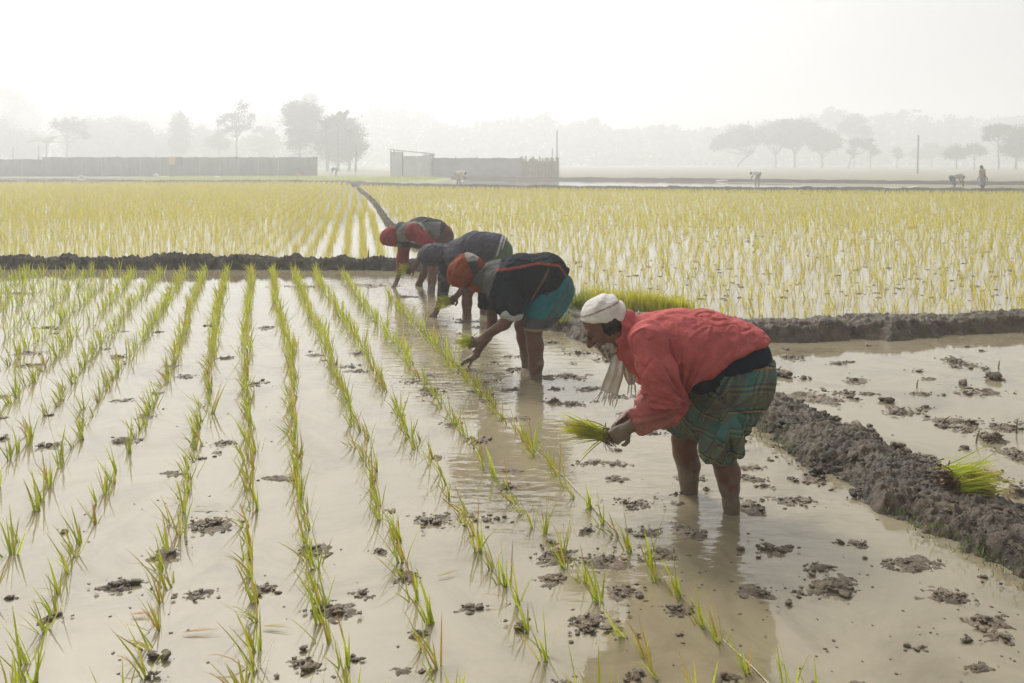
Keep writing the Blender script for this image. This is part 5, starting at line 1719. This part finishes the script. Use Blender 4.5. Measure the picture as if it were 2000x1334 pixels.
for a, b_, t_, mm in ((767, 788, 297, M['tin_white']), (791, 816, 305, M['tin_white']), (817, 843, 305, M['tin_white'])):
    V, F = corrugated(sx(a) - o0, sx(b_) - o0, 0, sz(t_) + 0.1); V[:, 1] -= 1.2
    link('sheet', mesh_np('sheet', V, F, True), mm, shed)
V, F = corrugated(sx(767) - o0, sx(843) - o0, 0, sz(306)); V[:, 1] += 1.5
link('sheet', mesh_np('sheet', V, F, True), M['tin_white'], shed)
fen = empty('tin_fence', (sx(930), SY, -0.1), 'grey corrugated tin fence running right from the shed', 'fence')
o1 = sx(930)
e = np.linspace(sx(847), sx(1017), 13)
for i in range(12):
    V, F = corrugated(e[i] - o1, e[i + 1] - o1 + .06, 0, sz(308.5) + 0.1 + 0.04 * math.sin(i * 1.7)); V[:, 1] += -0.04 * (i % 2)
    link('sheet', mesh_np('sheet', V, F, True), M['tin'], fen)
for px in (847, 890, 932, 975, 1016):
    V, F = tube([(sx(px) - o1, 0.12, 0), (sx(px) - o1, 0.12, sz(306) + .1)], 0.05, 6)
    link('post', mesh_np('post', V, F, True), M['wood'], fen)
bam = empty('bamboo_fence', (sx(1055), SY, -0.1), 'pale fence of upright bamboo poles at the right end of the tin fence', 'fence')
o2 = sx(1055)
gf = np.random.default_rng(9)
for i, px in enumerate(np.linspace(1019, 1091, 17)):
    V, F = tube([(sx(px) - o2, gf.normal(0, .05), 0), (sx(px) - o2 + gf.normal(0, .06), 0, sz(309 + gf.normal(0, 2.0)) + 0.1)], 0.095 + 0.02 * gf.random(), 7)
    link('pole', mesh_np('pole', V, F, True), M['bamboo'], bam)
for zr_ in (0.5, 1.7):
    V, F = tube([(sx(1018) - o2, -0.12, zr_), (sx(1092) - o2, -0.12, zr_ + .05)], 0.05, 6)
    link('rail', mesh_np('rail', V, F, True), M['bamboo'], bam)
V, F = box(sx(1019) - o2, sx(1091) - o2, 0.15, 0.18, 0, 1.9)
link('matting', mesh_np('matting', V, F), M['tin'], bam)


def pole(px, pb, pt, Y, r, lab, lean=0.0):
    V, F = tube([(0, 0, -.1), (lean, 0, wz(pt, Y) + 0.05)], [r, r * .75], 8)
    o = link('pole', mesh_np('pole', V, F, True), M['wood']); o.location = (wx(px, Y), Y, -0.05)
    tag(o, lab, 'pole', 'bare poles standing in the fields')
pole(1088, 345, 255, 100.2, 0.07, 'tall thin pole at the right end of the bamboo fence', 0.0)
pole(1078, 345, 290, 100.4, 0.05, 'shorter thin pole beside the tall one at the bamboo fence', 0.05)
pole(1792, 335, 264, 130, 0.14, 'thick lone pole standing in the field at right', 0.15)
pole(695, 338, 285, 112, 0.04, 'thin pole right of the banana clump', 0.05)
pole(25, 338, 288, 116, 0.05, 'thin pole above the left end of the wall', 0.05)
pole(76, 338, 285, 112, 0.05, 'thin pole standing at the step of the wall', 0.0)


# ------------------------------------------------------------------ trees
LEAFC = np.array([0.085, 0.105, 0.055])


def tree(px, Y, blobs, trunk_top, label, group=None, tr=0.2, leaf=0.45, dens=1.0, lean=0.0, colr=LEAFC, name='tree', seed=0, limbs=True, fork=None):
    """blobs: (dx, z, rx, rz) in metres about the foot; leaves gather in clumps through each blob"""
    g = np.random.default_rng(seed + int(abs(px) * 3 + Y))
    far = 1.55
    Y *= far; trunk_top *= far; tr *= far; lean *= far; leaf *= 1.25
    blobs = [tuple(v * far for v in b) for b in blobs]
    o = empty(name, (wx(px, Y), Y, -0.1), label, 'tree', group)
    VV, FF, tot = [], [], 0
    top = np.array([lean, 0, trunk_top])
    nseg = 7
    path = [np.array([lean * (i / nseg) ** 1.5 + g.normal(0, tr * .25), g.normal(0, tr * .25), trunk_top * i / nseg]) for i in range(nseg + 1)]
    v, f = tube(path, np.linspace(tr * 1.15, tr * .6, nseg + 1), 8); VV.append(v); FF.append(f); tot += len(v)
    if limbs:
        for (dx, z, rx, rz) in blobs:
            for q in range(3):
                e_ = np.array([dx + g.normal(0, rx * .45), g.normal(0, rx * .5), z + g.normal(0, rz * .35)])
                s_ = path[-1 - int(g.integers(0, 3))]
                mid = (s_ + e_) / 2 + np.array([g.normal(0, .2), g.normal(0, .2), -0.15 * np.linalg.norm(e_ - s_) * g.random()])
                v, f = tube([s_, mid, e_], [tr * .45, tr * .28, tr * .08], 6); VV.append(v); FF.append(f + tot); tot += len(v)
    link('trunk', mesh_np('trunk', np.concatenate(VV), np.concatenate(FF), True), M['bark'], o)
    cs, ss = [], []
    for (dx, z, rx, rz) in blobs:
        n = max(10, int(13 * dens * (rx * rz) ** 0.8))
        u = g.normal(0, 1, (n, 3)); u /= np.linalg.norm(u, axis=1)[:, None]
        rr = g.random(n) ** 0.35
        c = np.array([dx, 0, z]) + u * rr[:, None] * np.array([rx, rx * .85, rz])
        m = 24
        sz_ = 0.34 * min(rx, rz) + 0.15
        q = np.repeat(c, m, 0) + g.normal(0, 1, (n * m, 3)) * sz_ * np.array([.75, .75, .5])
        cs.append(q); ss.append(np.repeat(g.uniform(0.75, 1.25, n), m))
    c = np.concatenate(cs); sh = np.concatenate(ss); n = len(c)
    a = g.normal(0, 1, (n, 3)); a /= np.linalg.norm(a, axis=1)[:, None]
    b = np.cross(a, g.normal(0, 1, (n, 3))); b /= np.linalg.norm(b, axis=1)[:, None]
    s = leaf * g.uniform(.45, 1.1, n)[:, None]
    V = np.stack([c - a * s * .6, c + b * s * .32, c + a * s * .6, c - b * s * .32], 1).reshape(-1, 3)
    C = np.repeat(colr * (sh * g.uniform(.75, 1.25, n))[:, None], 4, 0)
    link('crown', mesh_np('crown', V, np.arange(n * 4).reshape(n, 4), False, C), M['leaf'], o)
    return o


def frond_mesh(g, tip, L, droop, w, leaflets=True, z0=0.0):
    """one long leaf from the origin outward: midrib plus leaflets, or a broad banana blade"""
    n = 14
    t = np.linspace(0, 1, n)
    d = np.array(tip, float)
    p = d[None] * (L * t)[:, None] + np.array([0, 0, -1.0]) * (droop * L * t ** 2.2)[:, None]
    h = np.array([-d[1], d[0], 0]); h = h / (np.linalg.norm(h) + 1e-6)
    VV, FF, k = [], [], 0
    prof = np.sin(np.clip(t * .93 + .07, 0, 1) * np.pi) ** .6
    for i in range(n - 1):
        ww = w * prof[i]
        for sgn in (-1, 1):
            if leaflets:
                a = p[i]; b = p[i] * .35 + p[i + 1] * .65
                e = (a + b) / 2 + h * sgn * ww + (p[i + 1] - p[i]) * .9 + np.array([0, 0, -.35 * ww])
                VV += [a, b, e]; FF.append((k, k + 1, k + 2)); k += 3
            else:
                w2 = w * prof[i + 1]
                dz = np.array([0, 0, -.25])
                VV += [p[i], p[i + 1], p[i + 1] + h * sgn * w2 + dz * w2 + g.normal(0, .03, 3), p[i] + h * sgn * ww + dz * ww]
                FF += [(k, k + 1, k + 2), (k, k + 2, k + 3)]; k += 4
    return np.array(VV), np.array(FF)


def palm(px, Y, h, nf, L, w, label, lean=0.0, leaflets=True, tr=0.12, colr=LEAFC, name='palm_tree', upright=0.5, group=None):
    g = np.random.default_rng(int(px * 7 + Y))
    far = 1.45
    Y *= far; h *= far; L *= far; w *= far; tr *= far; lean *= far
    o = empty(name, (wx(px, Y), Y, -0.1), label, 'tree', group)
    v, f = tube([(0, 0, 0), (lean * .4, 0, h * .5), (lean, 0, h)], [tr * 1.2, tr, tr * .8], 8)
    link('trunk', mesh_np('trunk', v, f, True), M['bark'], o)
    for i in range(nf):
        a = i * 2.399 + g.normal(0, .2)
        el = g.uniform(-.1, 1.0) * upright + .25
        tip = np.array([math.cos(a) * math.cos(el), math.sin(a) * math.cos(el), math.sin(el) * 1.2])
        V, F = frond_mesh(g, tip, L * g.uniform(.8, 1.1), g.uniform(.25, .6), w, leaflets)
        fo = link('frond', mesh_np('frond', V, F, False, np.tile(colr * g.uniform(.8, 1.3), (len(V), 1))), M['leaf'], o)
        fo.location = (lean, 0, h)
    return o


palm(90, 122, 3.9, 16, 3.3, 0.5, 'small palm with drooping fronds above the left part of the wall', 0.1)
tree(131, 124, [(-1.0, 6.4, 1.7, .8), (0.6, 6.7, 1.8, .75), (2.0, 5.7, 1.0, .7), (-.2, 6.1, 1.4, .6), (2.4, 4.8, .6, .5)], 5.4, 'flat topped tree with a bare thin trunk right of the small palm', tr=.13, leaf=.36, dens=.7)
LG = 'trees behind the boundary wall'
tree(30, 190, [(0, 14, 2.0, 2.5), (-1.0, 10, 2.0, 2.5), (1.0, 7, 2.5, 2.5), (-2.5, 16, 1.3, 1.8)], 12, 'tall ragged pale tree at the far left edge', LG, .3, .6, .8)
tree(-20, 150, [(0, 6, 4, 3), (5, 4, 4, 2.5), (-3, 4, 4, 2.5)], 3, 'low pale thicket like tree cut by the left edge', LG, .3, .6)
tree(55, 205, [(0, 14.5, 1.2, 1.5), (0.6, 10, 2.4, 3.2), (1.0, 5, 4.0, 3.0)], 12, 'slim faint tree behind the small palm', LG, .25, .6, .8)
tree(185, 160, [(0, 6.5, 3.2, 2.6), (-2.5, 4.5, 3.0, 2.6), (2.5, 4.8, 3.0, 2.6)], 4, 'broad dense tree right of the flat topped tree', LG, .3, .55, 1.2)
tree(232, 165, [(0, 7.2, 2.8, 2.4), (2.2, 5.0, 2.8, 2.6), (-2, 4.6, 2.6, 2.4)], 4, 'dense rounded tree third of the broad clump left of the cone shaped one', LG, .3, .55, 1.2)
tree(268, 158, [(0, 6.0, 2.2, 2.4), (1.5, 4.0, 2.4, 2.2), (-1.5, 4, 2.4, 2.2)], 4, 'rounded tree at the right end of the broad clump', LG, .3, .55, 1.2)
tree(320, 160, [(0, 4.0, 2.6, 1.8), (2.0, 3.4, 2.6, 1.8), (-2, 3.6, 2.6, 1.8)], 3, 'low bushy tree left of the cone shaped one', LG, .25, .5)
tree(351, 140, [(0, 7.5, 1.1, 1.6), (0.1, 5.6, 1.6, 1.7), (0.0, 4.0, 1.4, 1.4)], 4, 'small cone shaped tree above the hung cloths', LG, .18, .42, 1.4)
tree(400, 165, [(0, 5.0, 2.2, 2.2), (2.2, 4.0, 2.2, 2.0), (-1.0, 7.0, 1.0, 1.0)], 3.5, 'pale bushy tree right of the cone shaped one', LG, .22, .5)
tree(462, 122, [(0.6, 9.0, 1.2, .9), (-1.3, 7.6, 1.4, .8), (1.5, 7.6, 1.2, .9), (-.2, 7.4, 1.2, .9), (-2.1, 6.6, .8, .6), (1.6, 6.3, .9, .7), (-.9, 5.8, 1.0, .6), (.5, 5.8, .8, .6)], 6.2,
     'open spreading tree with clumped leaves and a bare trunk', LG, .17, .34, .6)
tree(428, 135, [(0, 5.6, 1.0, .8), (-.8, 4.2, 1.2, .9), (0.8, 4.0, 1.2, .9)], 4, 'small thin tree left of the open spreading one', LG, .12, .36)
tree(515, 155, [(0, 6.6, 2.2, .8), (-1.6, 5.0, 1.4, 1.0), (1.5, 5.2, 1.6, 1.0), (0, 3.6, 2.6, 1.2)], 5, 'pale sparse tree between two darker trees', LG, .18, .45, .8)
tree(585, 118, [(-1.2, 8.3, 1.2, 1.0), (.4, 8.3, 1.5, 1.1), (1.7, 7.6, 1.2, 1.3), (-.6, 6.8, 1.5, 1.2), (.8, 6.2, 1.4, 1.2), (-.6, 5.0, 1.3, .9), (1.4, 4.6, 1.1, .9), (-.2, 3.6, 1.6, .8)], 6,
     'tall dense dark tree near the right end of the wall', LG, .2, .38, 1.5)
palm(582, 116, 2.2, 10, 2.4, 0.38, 'bushy palm at the foot of the tall dense tree', 0.2, colr=np.array([.12, .12, .05]))
tree(605, 180, [(0, 14.0, 1.6, 1.6), (-.8, 12.2, 2.2, 1.6)], 11.5, 'very faint tall tree top behind the dense dark tree', LG, .25, .5)
BG = 'banana plants by the end of the wall'
palm(640, 113, 5.4, 9, 2.8, 0.45, 'leftmost banana plant of the clump by the wall end', -0.2, False, .16, name='banana_plant', upright=.75, group=BG)
palm(660, 113.6, 6.0, 10, 2.9, 0.48, 'tallest middle banana plant of the clump', 0.1, False, .16, name='banana_plant', upright=.75, group=BG)
palm(682, 113.2, 4.8, 9, 2.8, 0.48, 'right banana plant of the clump with spreading leaves', 0.3, False, .16, name='banana_plant', upright=.8, group=BG)
palm(694, 112.5, 2.6, 8, 2.4, 0.42, 'low right banana plant drooping at the clump edge', 0.2, False, .14, name='banana_plant', upright=.7, group=BG)
tree(660, 116, [(-1.4, 4.8, 2.0, 1.8), (1.3, 5.0, 2.0, 1.7), (0, 2.8, 3.0, 1.8), (1.8, 3.2, 1.8, 1.4), (0, 6.2, 2.0, 1.0)], 3, 'dense leafy bush filling the banana clump', LG, .2, .42, 1.5)

RG = 'trees standing beyond the fields at right'
tree(1440, 165, [(-2.0, 5.2, 2.4, 1.3), (1.0, 6.6, 2.6, 1.4), (-.2, 5.0, 2.6, 1.2), (-3.6, 4.2, 1.6, .9), (3.0, 6.0, 2.0, 1.4)], 3.2, 'leftmost of the four umbrella crowned trees at right', RG, .22, .5, 1.2, 3.2)
tree(1515, 162, [(-1.5, 6.4, 2.4, 1.4), (1.0, 7.2, 2.6, 1.3), (0, 5.4, 2.4, 1.2), (2.2, 6.0, 2.0, 1.3)], 3.2, 'second from left of the umbrella crowned trees at right', RG, .2, .5, 1.3)
tree(1552, 160, [(-1.0, 7.6, 2.6, 1.3), (1.6, 7.4, 2.6, 1.4), (0, 6.0, 3.0, 1.3), (-.8, 4.6, 2.0, .9), (3.0, 6.4, 2.0, 1.3)], 3.4, 'tallest of the four umbrella crowned trees at right', RG, .22, .5, 1.4)
tree(1606, 158, [(-1.5, 6.0, 2.0, 1.5), (.8, 5.4, 2.0, 1.5), (0, 4.2, 2.4, 1.2), (2.0, 4.6, 1.3, 1.2)], 2.4, 'rightmost of the four umbrella crowned trees, lower and denser', RG, .2, .5, 1.4)
tree(1668, 185, [(0, 10.0, 2.2, 1.4), (1.6, 7.6, 2.2, 1.5), (-1.6, 8.2, 2.0, 1.3), (.3, 5.6, 1.8, 1.0)], 7, 'tall thin pale tree right of the umbrella crowned four', RG, .2, .5, .8)
tree(1657, 150, [(1.4, 4.2, 1.2, .8), (3.0, 4.6, 1.3, .7), (.6, 3.0, 1.0, .6), (3.6, 3.6, 1.0, .5)], 2.4, 'small leaning tree with a sideways crown', RG, .14, .4, 1.0, .8)
tree(1700, 152, [(0, 3.8, 1.0, .7), (.6, 3.0, .9, .6)], 2.4, 'slight tree right of the leaning one', RG, .1, .4)
tree(1752, 160, [(0, 3.0, .8, .7), (.3, 2.2, .9, .5)], 1.8, 'tiny round tree left of the thick lone pole', RG, .1, .36)
tree(1868, 135, [(0, 2.9, 1.3, .9), (-1.0, 2.3, 1.0, .7), (.7, 2.2, 1.0, .6)], 1.6, 'low round tree above the pale bent worker', RG, .12, .36, 1.4)
tree(1903, 138, [(0, 3.2, 1.5, .8), (-1.2, 2.9, 1.0, .6), (1.0, 2.8, 1.0, .7)], 1.9, 'low spreading tree behind the standing man', RG, .12, .36, 1.3)
tree(1950, 128, [(-.6, 5.6, 1.6, .8), (.6, 6.0, 1.4, .7), (-1.6, 4.8, .8, .5)], 4.8, 'flat crowned tree with bare trunk right of the standing man', RG, .13, .38, 1.2)
tree(1985, 126, [(0, 4.6, 1.6, 1.4), (1.6, 5.0, 1.6, 1.4), (-1.0, 3.0, 1.3, 1.0), (.8, 2.8, 1.8, 1.2)], 2.4, 'dense dark tree cut by the right edge', RG, .18, .38, 1.5)
tree(2040, 126, [(0, 5, 2.5, 2.0), (1.5, 3.2, 2.2, 1.4)], 2.4, 'dense tree just beyond the right edge', RG, .18, .4, 1.3)
tree(1820, 190, [(0, 3.6, 2.0, 1.4), (3.0, 3.2, 2.0, 1.2), (-2.6, 3.0, 2.0, 1.2)], 2.4, 'pale low thicket like tree right of the lone pole', RG, .18, .5)

# far wood: one faint mass
prof = [(-120, 200), (0, 175), (15, 172), (30, 205), (48, 180), (62, 220), (80, 195), (100, 205), (150, 215), (200, 228), (230, 212), (255, 232), (290, 216), (320, 216), (345, 220), (400, 240), (440, 245), (520, 232),
        (585, 215), (602, 190), (622, 202), (645, 226), (700, 226), (742, 212), (782, 208), (802, 236), (830, 216), (850, 238), (900, 250), (950, 240), (1000, 230), (1040, 236), (1060, 222), (1088, 244), (1140, 238),
        (1158, 230), (1182, 252), (1220, 255), (1290, 246), (1350, 256), (1400, 250), (1480, 240), (1560, 236), (1605, 216), (1640, 214), (1662, 238), (1700, 230), (1738, 222), (1756, 214), (1784, 232), (1806, 254),
        (1836, 224), (1862, 242), (1890, 228), (1930, 238), (2000, 225), (2120, 230)]
gx = np.array([p_[0] for p_ in prof]); gy = np.array([p_[1] for p_ in prof])
gt = np.random.default_rng(14)
cc, sc_ = [], []
TY = 385.0
for px in np.arange(-120, 2120, 4.5):
    Y = TY + gt.uniform(-18, 18)
    H = wz(np.interp(px, gx, gy) + gt.normal(0, 3), TY) * 0.98
    n = 120
    z = H * gt.random(n) ** 0.85
    w = 1.7 + 2.0 * (1 - z / H)
    cc.append(np.stack([wx(px, TY) + gt.normal(0, 1, n) * w * .7, Y + gt.normal(0, 2.0, n), z], 1)); sc_.append(gt.uniform(0.9, 2.3, n))
c = np.concatenate(cc); s = np.concatenate(sc_)[:, None]; n = len(c)
a = gt.normal(0, 1, (n, 3)); a /= np.linalg.norm(a, axis=1)[:, None]
b = np.cross(a, gt.normal(0, 1, (n, 3))); b /= np.linalg.norm(b, axis=1)[:, None]
V = np.stack([c - a * s * .6, c + b * s * .4, c + a * s * .6, c - b * s * .4], 1).reshape(-1, 3)
C = np.repeat(LEAFC * gt.uniform(.7, 1.3, n)[:, None], 4, 0)
tag(link('woods', mesh_np('woods', V, np.arange(n * 4).reshape(n, 4), False, C), M['leaf']), 'far off line of trees faint in the haze along the horizon', 'woods', None, 'stuff')

for part, holder in (('cuff', 'jacket'), ('lungi_knot', 'lungi')):
    o = bpy.data.objects[part]
    for h_ in o.parent.children:
        if h_.name.split('.')[0] == holder:
            o.parent = h_
gx2 = np.array([-60, 40, 90, 150, 200, 260, 300, 350, 420, 480, 540, 600, 640]); gy2 = np.array([262, 258, 268, 246, 240, 246, 258, 264, 268, 274, 272, 276, 285])
cc, sc_ = [], []
for px in np.arange(-60, 640, 4.0):
    Y = 275 + gt.uniform(-12, 12)
    H = wz(np.interp(px, gx2, gy2) + gt.normal(0, 4), 275)
    n = 60
    cc.append(np.stack([wx(px, 275) + gt.normal(0, 1, n) * .9, Y + gt.normal(0, 1.5, n), H * gt.random(n) ** .85], 1)); sc_.append(gt.uniform(.6, 1.5, n))
c = np.concatenate(cc); s = np.concatenate(sc_)[:, None]; n = len(c)
a = gt.normal(0, 1, (n, 3)); a /= np.linalg.norm(a, axis=1)[:, None]
b = np.cross(a, gt.normal(0, 1, (n, 3))); b /= np.linalg.norm(b, axis=1)[:, None]
V = np.stack([c - a * s * .6, c + b * s * .4, c + a * s * .6, c - b * s * .4], 1).reshape(-1, 3)
tag(link('undergrowth', mesh_np('undergrowth', V, np.arange(n * 4).reshape(n, 4), False, np.repeat(LEAFC * gt.uniform(.7, 1.3, n)[:, None], 4, 0)), M['leaf']), 'hazy thicket behind the grey wall', 'thicket', None, 'stuff')
